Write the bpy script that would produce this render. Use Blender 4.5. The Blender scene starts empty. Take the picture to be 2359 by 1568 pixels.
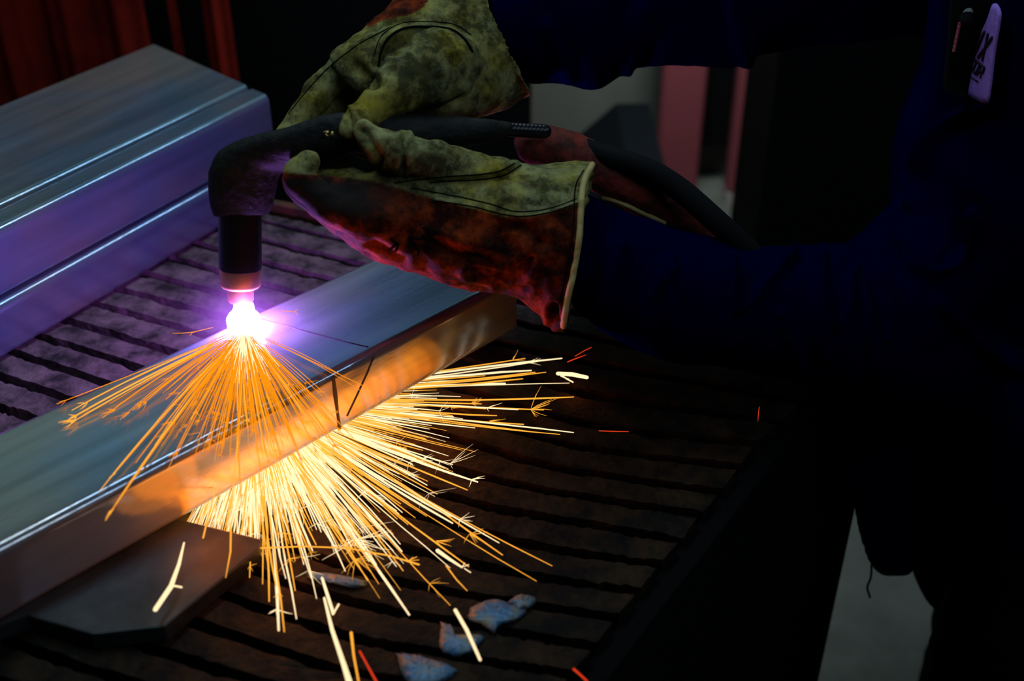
import bpy, math, random
import numpy as np
from mathutils import Vector
from mathutils.bvhtree import BVHTree
from mathutils.kdtree import KDTree

# ------------------------------------------------------------------ camera
W, H = 2359.0, 1568.0
FPX = 2700.0
PITCH = math.atan((784 + 1000) / FPX)
CC, SS = math.cos(PITCH), math.sin(PITCH)
TZ = 0.80                                   # height of the slat surface above the floor
CAM = np.array([0.0, 0.0, TZ + 0.65])
sc = bpy.context.scene
cam_d = bpy.data.cameras.new('camera')
cam_d.sensor_width = 36.0
cam_d.lens = FPX / W * 36.0
cam_d.dof.use_dof = True
cam_d.dof.focus_distance = 1.04
cam_d.dof.aperture_fstop = 4.0
cam_d.clip_start = 0.02
cam = bpy.data.objects.new('camera', cam_d)
cam.location = CAM
cam.rotation_euler = (math.pi / 2 - PITCH, 0, 0)
sc.collection.objects.link(cam)
sc.camera = cam

def ray(x, y):
    u = (x - 1179.5) / FPX; v = (y - 784.0) / FPX
    return np.array([u, CC - v * SS, -SS - v * CC])
def P(x, y, z):                              # point on the level z above the slats
    d = ray(x, y); return CAM + (TZ + z - CAM[2]) / d[2] * d
def D(x, y, F): return CAM + F * ray(x, y)   # point at forward distance F
def PY(x, y, Y):
    d = ray(x, y); return CAM + Y / d[1] * d
def proj(p):
    q = np.asarray(p) - CAM
    F = q[..., 1] * CC - q[..., 2] * SS; Dn = -q[..., 1] * SS - q[..., 2] * CC
    return 1179.5 + FPX * q[..., 0] / F, 784 + FPX * Dn / F

# ------------------------------------------------------------------ world, exposure, lamps
sc.view_settings.view_transform = 'Standard'
sc.view_settings.look = 'None'
sc.view_settings.gamma = 1.0
sc.view_settings.exposure = 0.0
sc.view_settings.use_curve_mapping = False
w = bpy.data.worlds.new('workshop_dark'); sc.world = w; w.use_nodes = True
w.node_tree.nodes['Background'].inputs[0].default_value = (0.02, 0.025, 0.03, 1)
w.node_tree.nodes['Background'].inputs[1].default_value = 0.02
sc.cycles.max_bounces = 5
sc.cycles.volume_bounces = 0
sc.cycles.sample_clamp_indirect = 3.0
sc.cycles.use_denoising = True

TIP = P(563, 757, 0.082)
def light(name, kind, loc, color, power, size=None, target=None, size_y=None, radius=None, spot=None):
    l = bpy.data.lights.new(name, kind); l.color = color; l.energy = power
    if kind == 'AREA':
        l.shape = 'RECTANGLE'; l.size = size; l.size_y = size_y or size
    if radius is not None: l.shadow_soft_size = radius
    if spot: l.spot_size = spot; l.spot_blend = 0.6
    o = bpy.data.objects.new(name, l); o.location = loc
    if target is not None:
        o.rotation_euler = (Vector(target) - Vector(loc)).to_track_quat('-Z', 'Y').to_euler()
    sc.collection.objects.link(o); return o
# fluorescent workshop lamp over the table
def strip_lamp(name, a, b, wd, color, power, face):
    l = bpy.data.lights.new(name, 'AREA'); l.shape = 'RECTANGLE'; l.size = math.dist(a, b); l.size_y = wd; l.energy = power; l.color = color
    a, b = Vector(a), Vector(b); x = (b - a).normalized(); z = -Vector(face); z = (z - x * z.dot(x)).normalized(); y = z.cross(x)
    from mathutils import Matrix
    m = Matrix((x, y, z)).transposed().to_4x4(); m.translation = (a + b) / 2
    o = bpy.data.objects.new(name, l); o.matrix_world = m; sc.collection.objects.link(o)
strip_lamp('ceiling_lamp_light', (-.62, .62, TZ + 1.35), (.22, 2.08, TZ + 1.35), .12, (0.60, 0.88, 1.0), 8.0, (0, 0, -1))
strip_lamp('side_lamp_light', (.325, -.136, TZ + 1.22), (1.53, 1.15, TZ + 1.22), .08, (0.62, 0.85, 1.0), 4.6, (-.55, .5, -.75))
# unseen area light added behind, to put a teal sheen on the tube tops
light('rear_sheen_light', 'AREA', (-.6, 2.9, 2.35), (0.42, 1.0, 0.88), 2.7, 4.2, (-.3, .8, TZ), .8)
# unseen light added further back to brighten the rear wall and floor
light('rear_fill_light', 'AREA', (0.5, 2.45, 1.3), (0.92, 1.0, 0.97), 10.0, 0.3, (0.48, 2.85, .05), 0.3)
# the plasma arc and the molten spray
SPRAY = (1.0, 0.19, 0.002)
for i in range(22):                           # the glow of the spray, along the foot of the tube
    t = i / 21.0; x, y = 455 + 640 * t, 1190 - 320 * t + 26
    light('spray_light', 'POINT', P(x, y, .012), SPRAY, .037 * (.55 + .6 * math.sin(math.pi * min(1, t * 1.15)) ), radius=0.02)
for (x, y, z, e) in ((700, 1200, .03, .10), (850, 1120, .03, .10), (1000, 1010, .03, .08), (640, 1290, .03, .05), (505, 1196, .034, .07), (440, 1215, .034, .04)):
    light('spray_light', 'POINT', P(x, y, z), SPRAY, e, radius=0.03)
light('ember_light', 'POINT', P(1330, 878, .012), SPRAY, .008, radius=0.01)

# ------------------------------------------------------------------ helpers
def tag(o, label=None, cat=None, group=None, kind=None):
    if label: o['label'] = label
    if cat: o['category'] = cat
    if group: o['group'] = group
    if kind: o['kind'] = kind
    return o
def mesh_obj(name, V, F, mat=None, parent=None, smooth=True):
    me = bpy.data.meshes.new(name)
    me.from_pydata([tuple(map(float, v)) for v in V], [], [tuple(f) for f in F])
    me.update()
    if smooth: me.polygons.foreach_set('use_smooth', [True] * len(me.polygons))
    o = bpy.data.objects.new(name, me); sc.collection.objects.link(o)
    if mat: me.materials.append(mat)
    if parent: o.parent = parent; o.matrix_parent_inverse = parent.matrix_world.inverted()
    return o
def empty(name, loc=(0, 0, 0)):
    o = bpy.data.objects.new(name, None); o.location = [float(c) for c in loc]; o.empty_display_size = .05
    sc.collection.objects.link(o); bpy.context.view_layer.update(); return o
class MB:
    def __init__(s): s.V = []; s.F = []
    def add(s, V, F):
        n = len(s.V); s.V += [tuple(map(float, v)) for v in V]; s.F += [tuple(i + n for i in f) for f in F]; return s
    def box(s, c, ax, ay, az):               # centre and three half axes
        c, ax, ay, az = map(np.array, (c, ax, ay, az)); V = []
        for k in (-1, 1):
            for j in (-1, 1):
                for i in (-1, 1): V.append(c + i * ax + j * ay + k * az)
        return s.add(V, [(0, 2, 3, 1), (4, 5, 7, 6), (0, 1, 5, 4), (2, 6, 7, 3), (0, 4, 6, 2), (1, 3, 7, 5)])
    def tube(s, pts, r, n=8, caps=True): return s.add(*chain(pts, r, n, dense=0, round_caps=False))
    def build(s, name, mat, parent=None, smooth=True): return mesh_obj(name, s.V, s.F, mat, parent, smooth)
def catmull(A, m):
    A = np.asarray(A, float); n = len(A)
    if n < 3: return np.array([A[0] + (A[-1] - A[0]) * t for t in np.linspace(0, 1, m)])
    Q = np.vstack([2 * A[0] - A[1], A, 2 * A[-1] - A[-2]]); out = []
    for t in np.linspace(0, n - 1, m):
        i = min(int(t), n - 2); u = t - i; a, b, c, d = Q[i], Q[i + 1], Q[i + 2], Q[i + 3]
        out.append(.5 * (2 * b + (c - a) * u + (2 * a - 5 * b + 4 * c - d) * u * u + (3 * b - a - 3 * c + d) * u ** 3))
    return np.array(out)
def unit(v): v = np.asarray(v, float); return v / (np.linalg.norm(v) + 1e-12)
def chain(pts, rad, n=16, dense=24, round_caps=True):
    """swept tube with a radius per point and round ends"""
    pts = np.asarray(pts, float); rad = np.full(len(pts), rad) if np.isscalar(rad) else np.asarray(rad, float)
    if dense:
        A = catmull(np.hstack([pts, rad[:, None]]), dense); pts, rad = A[:, :3], np.maximum(A[:, 3], 1e-5)
    T = np.gradient(pts, axis=0); T = np.array([unit(t) for t in T])
    C, R, TT = list(pts), list(rad), list(T)
    if round_caps:
        a = [(pts[0] - T[0] * rad[0] * math.sin(q), rad[0] * math.cos(q), T[0]) for q in (1.45, 1.2, .9, .5)]
        b = [(pts[-1] + T[-1] * rad[-1] * math.sin(q), rad[-1] * math.cos(q), T[-1]) for q in (.5, .9, 1.2, 1.45)]
        C = [q[0] for q in a] + C + [q[0] for q in b]; R = [q[1] for q in a] + R + [q[1] for q in b]
        TT = [q[2] for q in a] + TT + [q[2] for q in b]
    ref = np.array([0, 0, 1.]) if abs(TT[0][2]) < .9 else np.array([1., 0, 0])
    u = unit(np.cross(TT[0], ref)); V = []; F = []
    for k, (c, r, t) in enumerate(zip(C, R, TT)):
        u = unit(u - t * np.dot(u, t)); v = np.cross(t, u)
        for j in range(n):
            a = 2 * math.pi * j / n; V.append(c + r * (math.cos(a) * u + math.sin(a) * v))
    m = len(C)
    for k in range(m - 1):
        for j in range(n): F.append((k * n + j, k * n + (j + 1) % n, (k + 1) * n + (j + 1) % n, (k + 1) * n + j))
    F.append(tuple(reversed(range(n)))); F.append(tuple((m - 1) * n + j for j in range(n)))
    return V, F
def loft(st, m=60, n=48, ex=2.2):
    """stations: (p1, p2, half_depth_vector); closed elliptical loft, returned as verts, faces"""
    A = catmull(np.array([np.hstack(s) for s in st]), m); V = []; F = []
    for a in A:
        c = (a[:3] + a[3:6]) / 2; u = (a[3:6] - a[:3]) / 2; b = a[6:9]
        for j in range(n):
            t = 2 * math.pi * j / n; cs, sn = math.cos(t), math.sin(t)
            V.append(c + u * math.copysign(abs(cs) ** (2 / ex), cs) + b * math.copysign(abs(sn) ** (2 / ex), sn))
    for k in range(m - 1):
        for j in range(n): F.append((k * n + j, k * n + (j + 1) % n, (k + 1) * n + (j + 1) % n, (k + 1) * n + j))
    F.append(tuple(reversed(range(n)))); F.append(tuple((m - 1) * n + j for j in range(n)))
    return V, F
def pst(x1, y1, x2, y2, F, th, F2=None):     # a loft station from two contour points and a distance
    p1, p2 = D(x1, y1, F), D(x2, y2, F2 or F)
    vd = unit(ray((x1 + x2) / 2, (y1 + y2) / 2)); a = unit(p2 - p1); vd = unit(vd - a * np.dot(vd, a))
    return p1, p2, vd * th / 2
def remesh(mb, voxel, smooth=4):
    o = mesh_obj('temp', mb.V, mb.F)
    m = o.modifiers.new('r', 'REMESH'); m.mode = 'VOXEL'; m.voxel_size = voxel
    if smooth:
        s = o.modifiers.new('s', 'SMOOTH'); s.factor = .5; s.iterations = smooth
    dg = bpy.context.evaluated_depsgraph_get(); ev = o.evaluated_get(dg); me = ev.to_mesh()
    V = np.zeros(len(me.vertices) * 3); me.vertices.foreach_get('co', V)
    N = np.zeros(len(me.vertices) * 3); me.vertices.foreach_get('normal', N)
    F = [tuple(p.vertices) for p in me.polygons]
    ev.to_mesh_clear(); bpy.data.objects.remove(o)
    return V.reshape(-1, 3), N.reshape(-1, 3), F
_rng = np.random.RandomState(5)
_G = _rng.rand(64, 64, 64)
def vnoise(p):
    p = np.asarray(p); i = np.floor(p).astype(int); f = p - i; f = f * f * (3 - 2 * f); r = 0
    for a in (0, 1):
        for b in (0, 1):
            for c in (0, 1):
                wgt = (f[:, 0] if a else 1 - f[:, 0]) * (f[:, 1] if b else 1 - f[:, 1]) * (f[:, 2] if c else 1 - f[:, 2])
                r = r + wgt * _G[(i[:, 0] + a) % 64, (i[:, 1] + b) % 64, (i[:, 2] + c) % 64]
    return r
def fbm(p, o=3):
    r = 0; a = .5
    for k in range(o): r = r + a * (vnoise(p * 2 ** k + 17 * k) - .5); a *= .5
    return r
def pdist(X, Y, line):                       # distance to a polyline
    best = np.full(X.shape, 1e9)
    for (x0, y0), (x1, y1) in zip(line[:-1], line[1:]):
        dx, dy = x1 - x0, y1 - y0; t = np.clip(((X - x0) * dx + (Y - y0) * dy) / (dx * dx + dy * dy + 1e-9), 0, 1)
        best = np.minimum(best, np.hypot(X - x0 - t * dx, Y - y0 - t * dy))
    return best
def inside(X, Y, poly):
    r = np.zeros(X.shape, bool); n = len(poly)
    for i in range(n):
        x0, y0 = poly[i]; x1, y1 = poly[(i + 1) % n]
        c = ((y0 > Y) != (y1 > Y)) & (X < (x1 - x0) * (Y - y0) / (y1 - y0 + 1e-12) + x0); r ^= c
    return r
def attr(o, name, vals):
    a = o.data.attributes.new(name, 'FLOAT', 'POINT'); a.data.foreach_set('value', np.asarray(vals, dtype=np.float32))

# ------------------------------------------------------------------ materials
def mat(name, col, rough=.5, metal=0., bump=None, noise=None, coord='Object', spec=None):
    """noise = (scale, colour2, low, high); bump = (scale, strength, stretch)"""
    m = bpy.data.materials.new(name); m.use_nodes = True; nt = m.node_tree; b = nt.nodes['Principled BSDF']
    b.inputs['Base Color'].default_value = (*col, 1); b.inputs['Roughness'].default_value = rough
    b.inputs['Metallic'].default_value = metal
    if spec is not None: b.inputs['Specular IOR Level'].default_value = spec
    tc = nt.nodes.new('ShaderNodeTexCoord')
    if noise:
        n = nt.nodes.new('ShaderNodeTexNoise'); n.inputs['Scale'].default_value = noise[0]; n.inputs['Detail'].default_value = 6
        n.inputs['Roughness'].default_value = .65
        nt.links.new(tc.outputs[coord], n.inputs['Vector'])
        r = nt.nodes.new('ShaderNodeValToRGB'); r.color_ramp.elements[0].position = noise[2]; r.color_ramp.elements[1].position = noise[3]
        r.color_ramp.elements[0].color = (*col, 1); r.color_ramp.elements[1].color = (*noise[1], 1)
        nt.links.new(n.outputs['Fac'], r.inputs['Fac']); nt.links.new(r.outputs['Color'], b.inputs['Base Color'])
    if bump:
        n = nt.nodes.new('ShaderNodeTexNoise'); n.inputs['Scale'].default_value = bump[0]; n.inputs['Detail'].default_value = 8
        mp = nt.nodes.new('ShaderNodeMapping'); st = bump[2] if len(bump) > 2 else (1, 1, 1)
        mp.inputs['Scale'].default_value = st
        nt.links.new(tc.outputs[coord], mp.inputs['Vector']); nt.links.new(mp.outputs[0], n.inputs['Vector'])
        bp = nt.nodes.new('ShaderNodeBump'); bp.inputs['Strength'].default_value = bump[1]; bp.inputs['Distance'].default_value = .002
        nt.links.new(n.outputs['Fac'], bp.inputs['Height']); nt.links.new(bp.outputs[0], b.inputs['Normal'])
    return m
def emit(name, col, s=1., sampling='NONE'):
    m = bpy.data.materials.new(name); m.use_nodes = True; nt = m.node_tree; nt.nodes.clear()
    e = nt.nodes.new('ShaderNodeEmission'); e.inputs[0].default_value = (*col, 1); e.inputs[1].default_value = s
    o = nt.nodes.new('ShaderNodeOutputMaterial'); nt.links.new(e.outputs[0], o.inputs[0])
    m.cycles.emission_sampling = sampling
    return m
def brushed_steel():
    """galvanised, long-drawn steel: streaks along local X, fine grain, uneven gloss"""
    m = bpy.data.materials.new('drawn_steel'); m.use_nodes = True; nt = m.node_tree; b = nt.nodes['Principled BSDF']; L = nt.links.new
    tc = nt.nodes.new('ShaderNodeTexCoord')
    def nz(scale, st, det=6):
        mp = nt.nodes.new('ShaderNodeMapping'); mp.inputs['Scale'].default_value = st; L(tc.outputs['Object'], mp.inputs['Vector'])
        n = nt.nodes.new('ShaderNodeTexNoise'); n.inputs['Scale'].default_value = scale; n.inputs['Detail'].default_value = det
        L(mp.outputs[0], n.inputs['Vector']); return n
    streak = nz(60, (.06, 1, 1)); cloud = nz(9, (.4, 1, 1), 4); grain = nz(500, (.25, 1, 1), 3); fleck = nz(130, (.10, 1, 1), 4)
    cr = nt.nodes.new('ShaderNodeValToRGB'); cr.color_ramp.elements[0].position = .3; cr.color_ramp.elements[1].position = .75
    cr.color_ramp.elements[0].color = (.24, .245, .25, 1); cr.color_ramp.elements[1].color = (.56, .57, .58, 1)
    mx = nt.nodes.new('ShaderNodeMix'); mx.inputs[0].default_value = .5; L(streak.outputs['Fac'], mx.inputs[2]); L(cloud.outputs['Fac'], mx.inputs[3])
    L(mx.outputs[0], cr.inputs['Fac'])
    tint = nt.nodes.new('ShaderNodeValToRGB'); tint.color_ramp.elements[0].position = .40; tint.color_ramp.elements[1].position = .62
    tint.color_ramp.elements[0].color = (.62, .86, 1.25, 1); tint.color_ramp.elements[1].color = (1.15, .95, .90, 1)
    L(nz(5.5, (.7, 1, 1), 3).outputs['Fac'], tint.inputs['Fac'])
    tm = nt.nodes.new('ShaderNodeMix'); tm.data_type = 'RGBA'; tm.blend_type = 'MULTIPLY'; tm.inputs[0].default_value = 1
    L(cr.outputs['Color'], tm.inputs[6]); L(tint.outputs['Color'], tm.inputs[7]); L(tm.outputs[2], b.inputs['Base Color'])
    b.inputs['Metallic'].default_value = .7
    mr = nt.nodes.new('ShaderNodeMapRange'); mr.inputs['To Min'].default_value = .09; mr.inputs['To Max'].default_value = .27
    L(fleck.outputs['Fac'], mr.inputs['Value']); L(mr.outputs[0], b.inputs['Roughness'])
    ad = nt.nodes.new('ShaderNodeMath'); ad.operation = 'ADD'; L(grain.outputs['Fac'], ad.inputs[0]); L(fleck.outputs['Fac'], ad.inputs[1])
    bp = nt.nodes.new('ShaderNodeBump'); bp.inputs['Strength'].default_value = .12; bp.inputs['Distance'].default_value = .0006
    L(ad.outputs[0], bp.inputs['Height']); L(bp.outputs[0], b.inputs['Normal'])
    return m
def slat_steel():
    """rusty crust with violet arc light painted in behind the tube, shade in front"""
    m = mat('shade_painted_slat', (0, 0, 0), .75, 0, bump=(160, 1.0), spec=.15); nt = m.node_tree; L = nt.links.new; b = nt.nodes['Principled BSDF']
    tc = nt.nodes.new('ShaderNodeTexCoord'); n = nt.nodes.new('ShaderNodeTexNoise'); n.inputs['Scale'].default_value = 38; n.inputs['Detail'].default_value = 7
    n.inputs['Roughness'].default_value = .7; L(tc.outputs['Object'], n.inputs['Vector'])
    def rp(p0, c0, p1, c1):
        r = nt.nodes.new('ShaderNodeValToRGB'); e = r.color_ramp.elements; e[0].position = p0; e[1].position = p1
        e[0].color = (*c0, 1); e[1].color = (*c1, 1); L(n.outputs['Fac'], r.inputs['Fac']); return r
    a = rp(.36, (.028, .019, .022), .64, (.21, .125, .15)); c = rp(.42, (.002, .0014, .001), .70, (.034, .017, .006))  # violet-lit tone behind the tube, shaded tone in front
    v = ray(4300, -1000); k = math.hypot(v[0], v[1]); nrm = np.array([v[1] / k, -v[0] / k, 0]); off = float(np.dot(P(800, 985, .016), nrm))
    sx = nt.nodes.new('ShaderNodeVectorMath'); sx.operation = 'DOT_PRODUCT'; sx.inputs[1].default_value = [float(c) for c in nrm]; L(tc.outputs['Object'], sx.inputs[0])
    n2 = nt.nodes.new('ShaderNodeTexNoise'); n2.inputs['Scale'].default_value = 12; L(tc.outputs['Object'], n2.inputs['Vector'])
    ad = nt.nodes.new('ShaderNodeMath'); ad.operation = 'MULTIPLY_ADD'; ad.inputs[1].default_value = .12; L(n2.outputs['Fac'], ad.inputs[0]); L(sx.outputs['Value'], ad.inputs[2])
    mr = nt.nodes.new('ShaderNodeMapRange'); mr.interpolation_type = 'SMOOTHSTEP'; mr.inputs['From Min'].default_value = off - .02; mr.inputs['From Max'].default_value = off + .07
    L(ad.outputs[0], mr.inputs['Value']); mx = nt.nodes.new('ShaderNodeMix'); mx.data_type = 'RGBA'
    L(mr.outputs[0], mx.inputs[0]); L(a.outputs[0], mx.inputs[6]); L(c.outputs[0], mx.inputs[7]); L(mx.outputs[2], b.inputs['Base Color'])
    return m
def leather():
    """attribute 'panel': 0 pale hide, 1 red split leather; 'soot': handling dirt, and a dark band below the near thumb"""
    m = bpy.data.materials.new('glove_leather'); m.use_nodes = True; nt = m.node_tree; b = nt.nodes['Principled BSDF']; L = nt.links.new
    tc = nt.nodes.new('ShaderNodeTexCoord')
    def nz(s, d=6, r=.6):
        n = nt.nodes.new('ShaderNodeTexNoise'); n.inputs['Scale'].default_value = s; n.inputs['Detail'].default_value = d
        n.inputs['Roughness'].default_value = r; L(tc.outputs['Object'], n.inputs['Vector']); return n
    def ramp(n, p0, c0, p1, c1):
        r = nt.nodes.new('ShaderNodeValToRGB'); e = r.color_ramp.elements; e[0].position = p0; e[1].position = p1
        e[0].color = (*c0, 1); e[1].color = (*c1, 1); L(n.outputs[0], r.inputs['Fac']); return r
    pale = ramp(nz(24), .36, (.26, .195, .022), .6, (.26, .245, .105))
    red = ramp(nz(40, 8, .7), .38, (.018, .0025, .001), .62, (.30, .038, .006))
    pa = nt.nodes.new('ShaderNodeAttribute'); pa.attribute_name = 'panel'
    so = nt.nodes.new('ShaderNodeAttribute'); so.attribute_name = 'darkening'
    mx = nt.nodes.new('ShaderNodeMix'); mx.data_type = 'RGBA'
    L(pa.outputs['Fac'], mx.inputs[0]); L(pale.outputs[0], mx.inputs[6]); L(red.outputs[0], mx.inputs[7])
    dirt = ramp(nz(30, 9, .78), .42, (.05, .05, .05), .60, (1.25, 1.25, 1.25))
    mu = nt.nodes.new('ShaderNodeMix'); mu.data_type = 'RGBA'; mu.blend_type = 'MULTIPLY'; mu.inputs[0].default_value = .85
    L(mx.outputs[2], mu.inputs[6]); L(dirt.outputs[0], mu.inputs[7])
    ms = nt.nodes.new('ShaderNodeMix'); ms.data_type = 'RGBA'; L(so.outputs['Fac'], ms.inputs[0])
    L(mu.outputs[2], ms.inputs[6]); ms.inputs[7].default_value = (.012, .012, .012, 1); L(ms.outputs[2], b.inputs['Base Color'])
    b.inputs['Roughness'].default_value = .82; b.inputs['Specular IOR Level'].default_value = .08
    bn = nz(260, 6, .7); bp = nt.nodes.new('ShaderNodeBump'); bp.inputs['Strength'].default_value = .5; bp.inputs['Distance'].default_value = .001
    L(bn.outputs[0], bp.inputs['Height']); L(bp.outputs[0], b.inputs['Normal'])
    return m
def halo_mat(name, col, dens, power=2.0):
    """glowing gas, and the added spark bloom: emission falls off from the centre of the unit sphere it fills"""
    m = bpy.data.materials.new(name); m.use_nodes = True; nt = m.node_tree; nt.nodes.clear(); L = nt.links.new
    tc = nt.nodes.new('ShaderNodeTexCoord'); ln = nt.nodes.new('ShaderNodeVectorMath'); ln.operation = 'LENGTH'
    L(tc.outputs['Object'], ln.inputs[0])
    s = nt.nodes.new('ShaderNodeMath'); s.operation = 'SUBTRACT'; s.inputs[0].default_value = 1; s.use_clamp = True; L(ln.outputs['Value'], s.inputs[1])
    p = nt.nodes.new('ShaderNodeMath'); p.operation = 'POWER'; L(s.outputs[0], p.inputs[0]); p.inputs[1].default_value = power
    k = nt.nodes.new('ShaderNodeMath'); k.operation = 'MULTIPLY'; L(p.outputs[0], k.inputs[0]); k.inputs[1].default_value = dens
    e = nt.nodes.new('ShaderNodeEmission'); e.inputs[0].default_value = (*col, 1); L(k.outputs[0], e.inputs[1])
    o = nt.nodes.new('ShaderNodeOutputMaterial'); L(e.outputs[0], o.inputs['Volume'])
    return m

M = {
 'steel': brushed_steel(),
 'scribe': mat('scribed_line', (.01, .009, .012), .8),
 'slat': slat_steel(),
 'frame': mat('table_frame_paint', (.0025, .0025, .003), .9, 0, bump=(60, .4), spec=.08),
 'rust': mat('rusty_angle', (.14, .045, .018), .6, .2, bump=(90, .5), noise=(30, (.05, .03, .02), .4, .65)),
 'plate': mat('dark_plate', (.012, .014, .016), .45, .3, bump=(70, .15), noise=(12, (.055, .060, .064), .4, .7)),
 'slag': mat('cooled_slag', (.06, .15, .28), .4, .4, bump=(160, 1.0), noise=(60, (.2, .18, .13), .45, .62)),
 'rubber': mat('torch_rubber', (.006, .006, .0065), .7, 0, bump=(130, .9), noise=(60, (.018, .015, .010), .5, .7), spec=.25),
 'cup': mat('shield_tube', (.008, .007, .012), .30, 0, bump=(90, .1), spec=.3),
 'copper': mat('turned_copper', (.95, .45, .28), .36, .85),
 'gold': mat('gold_print', (.75, .55, .15), .45, .6),
 'thread': mat('stitching', (.006, .006, .005), .95, spec=.0),
 'binding': mat('cuff_binding', (.46, .34, .12), .8, 0, bump=(200, .5)),
 'navy': mat('navy_jacket', (.0002, .0004, .021), .95, 0, bump=(420, .4), spec=.0),
 'trouser': mat('dark_trouser', (.004, .004, .006), .95, spec=.05),
 'skin': mat('skin', (.35, .2, .14), .6),
 'patch': mat('violet_lit_label', (.42, .22, .86), .9, 0, bump=(500, .4), noise=(90, (.34, .16, .74), .45, .65)),  # white label; the arc's violet light is put into its colour
 'ink': mat('label_ink', (.010, .008, .03), .9),
 'concrete': mat('concrete_floor', (.17, .175, .155), .75, 0, bump=(20, .2), noise=(6, (.10, .105, .09), .4, .65), coord='Object'),
 'wall': mat('back_wall_paint', (.17, .17, .145), .8, 0, noise=(2, (.14, .14, .12), .4, .6)),
 'curtain': mat('red_welding_curtain', (.20, .010, .004), .8, 0, noise=(9, (.10, .004, .002), .4, .65), spec=.1),
 'redpost': mat('red_post_paint', (.26, .05, .065), .7),
 'plinth': mat('pale_plinth', (.42, .36, .36), .8),
 'cabinet': mat('dark_cabinet', (.0025, .0045, .007), .8, spec=.1),
 'hosecover': mat('red_hose_leather', (.20, .014, .004), .85, 0, bump=(150, .8), noise=(45, (.05, .006, .003), .42, .6)),
 'grey': mat('grey_pen_plastic', (.30, .30, .28), .5),
 'penred': mat('pen_red_barrel', (.45, .06, .10), .4),
 'dark': mat('black_leather', (.006, .006, .007), .8, spec=.1),
 'amber': emit('amber_spark', (1.1, .31, .004)),
 'gold_sp': emit('golden_spark', (1.25, .50, .05)),
 'white_sp': emit('white_hot_spark', (1.35, 1.0, .56)),
 'red_sp': emit('red_spark', (.75, .045, .012)),
 'core': emit('plasma_core', (.48, .19, 1.0), 340, 'AUTO'),
}

# ------------------------------------------------------------------ room
V = [(-4, -1.5, 0), (4, -1.5, 0), (4, 3.2, 0), (-4, 3.2, 0)]
tag(mesh_obj('floor', V, [(0, 1, 2, 3)], M['concrete'], smooth=False), kind='structure')
mb = MB().box((0, 3.12, 1.4), (4, 0, 0), (0, .05, 0), (0, 0, 1.4)); tag(mb.build('wall_back', M['wall'], smooth=False), kind='structure')

def curtain(name, x0, x1, Y, z0, z1, folds, amp, label, seed):
    rnd = random.Random(seed); nx = 80; ph = [rnd.uniform(0, 6.28) for _ in range(3)]; V = []; F = []; nz = 10
    for side in (0, .003):
        for k in range(nz + 1):
            for i in range(nx + 1):
                u = i / nx; y = Y + amp * (math.sin(u * folds * 6.283 + ph[0]) + .4 * math.sin(u * folds * 15 + ph[1])) + side
                V.append((x0 + (x1 - x0) * u, y, z0 + (z1 - z0) * k / nz))
    n2 = (nx + 1) * (nz + 1)
    for k in range(nz):
        for i in range(nx):
            a = k * (nx + 1) + i; F.append((a, a + 1, a + nx + 2, a + nx + 1)); F.append((n2 + a, n2 + a + nx + 1, n2 + a + nx + 2, n2 + a + 1))
    for i in range(nx): F += [(i + 1, i, n2 + i, n2 + i + 1), (nz * (nx + 1) + i, nz * (nx + 1) + i + 1, n2 + nz * (nx + 1) + i + 1, n2 + nz * (nx + 1) + i)]
    for k in range(nz):
        a = k * (nx + 1); b = a + nx; F += [(a, a + nx + 1, n2 + a + nx + 1, n2 + a), (b + nx + 1, b, n2 + b, n2 + b + nx + 1)]
    o = mesh_obj(name, V, F, M['curtain']); return tag(o, label, 'curtain')
def xat(px, py, Y): return PY(px, py, Y)[0]
curtain('welding_curtain', xat(-300, 100, 2.1), xat(335, 60, 2.1), 2.1, .02, 1.45, 5, .02, 'wide dark red welding curtain hanging behind the steel tube stack', 1)
curtain('curtain_strip', xat(395, 60, 2.15), xat(411, 60, 2.15), 2.15, .02, 1.45, .5, .004, 'narrow dark red curtain strip just right of the wide curtain', 2)
curtain('curtain_strip', xat(468, 60, 2.2), xat(530, 60, 2.2), 2.2, .02, 1.45, 1, .012, 'dark red curtain strip farthest right, behind the end of the tube stack', 3)
light('curtain_fill_light', 'AREA', (-.75, 1.3, 2.3), (1, .9, .8), .55, .3, (-.8, 2.1, .9), .3)  # unseen light added so the red curtain shows up

for (xa, xb, lab) in ((1518, 1618, 'wider left red post blurred against the back wall'), (1690, 1762, 'narrower right red post blurred beyond the sleeve')):
    Y = 2.9; x0, x1 = xat(xa, 250, Y), xat(xb, 250, Y); xm, hw = (x0 + x1) / 2, (x1 - x0) / 2
    o = MB().box((xm, Y, .765), (hw, 0, 0), (0, .03, 0), (0, 0, .735)).build('red_post', M['redpost'], smooth=False)
    bv = o.modifiers.new('b', 'BEVEL'); bv.width = .008; tag(o, lab, 'post', 'red posts at the back wall')
    MB().box((xm, Y, .015), (hw * 1.0, 0, 0), (0, .032, 0), (0, 0, .015)).build('plinth', M['plinth'], o, smooth=False)
x0, x1 = xat(1340, 300, 2.5), xat(1522, 300, 2.5)
cab = empty('cabinet', ((x0 + x1) / 2, 2.5, 0)); tag(cab, 'dark low cabinet with sloping top against the back wall', 'cabinet')
zt = PY(1480, 238, 2.75)[2]; zl = PY(1330, 318, 2.75)[2]
V = [(x0, 2.35, 0), (x1, 2.35, 0), (x1, 2.35, zt), (x0 + .55 * (x1 - x0), 2.35, zt), (x0, 2.35, zl)]
V += [(a, 2.75, c) for a, b, c in V]
mesh_obj('body', V, [(0, 1, 2, 3, 4), (9, 8, 7, 6, 5)] + [(i, (i + 5), (i + 1) % 5 + 5, (i + 1) % 5) for i in range(5)], M['cabinet'], cab, False)
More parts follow.
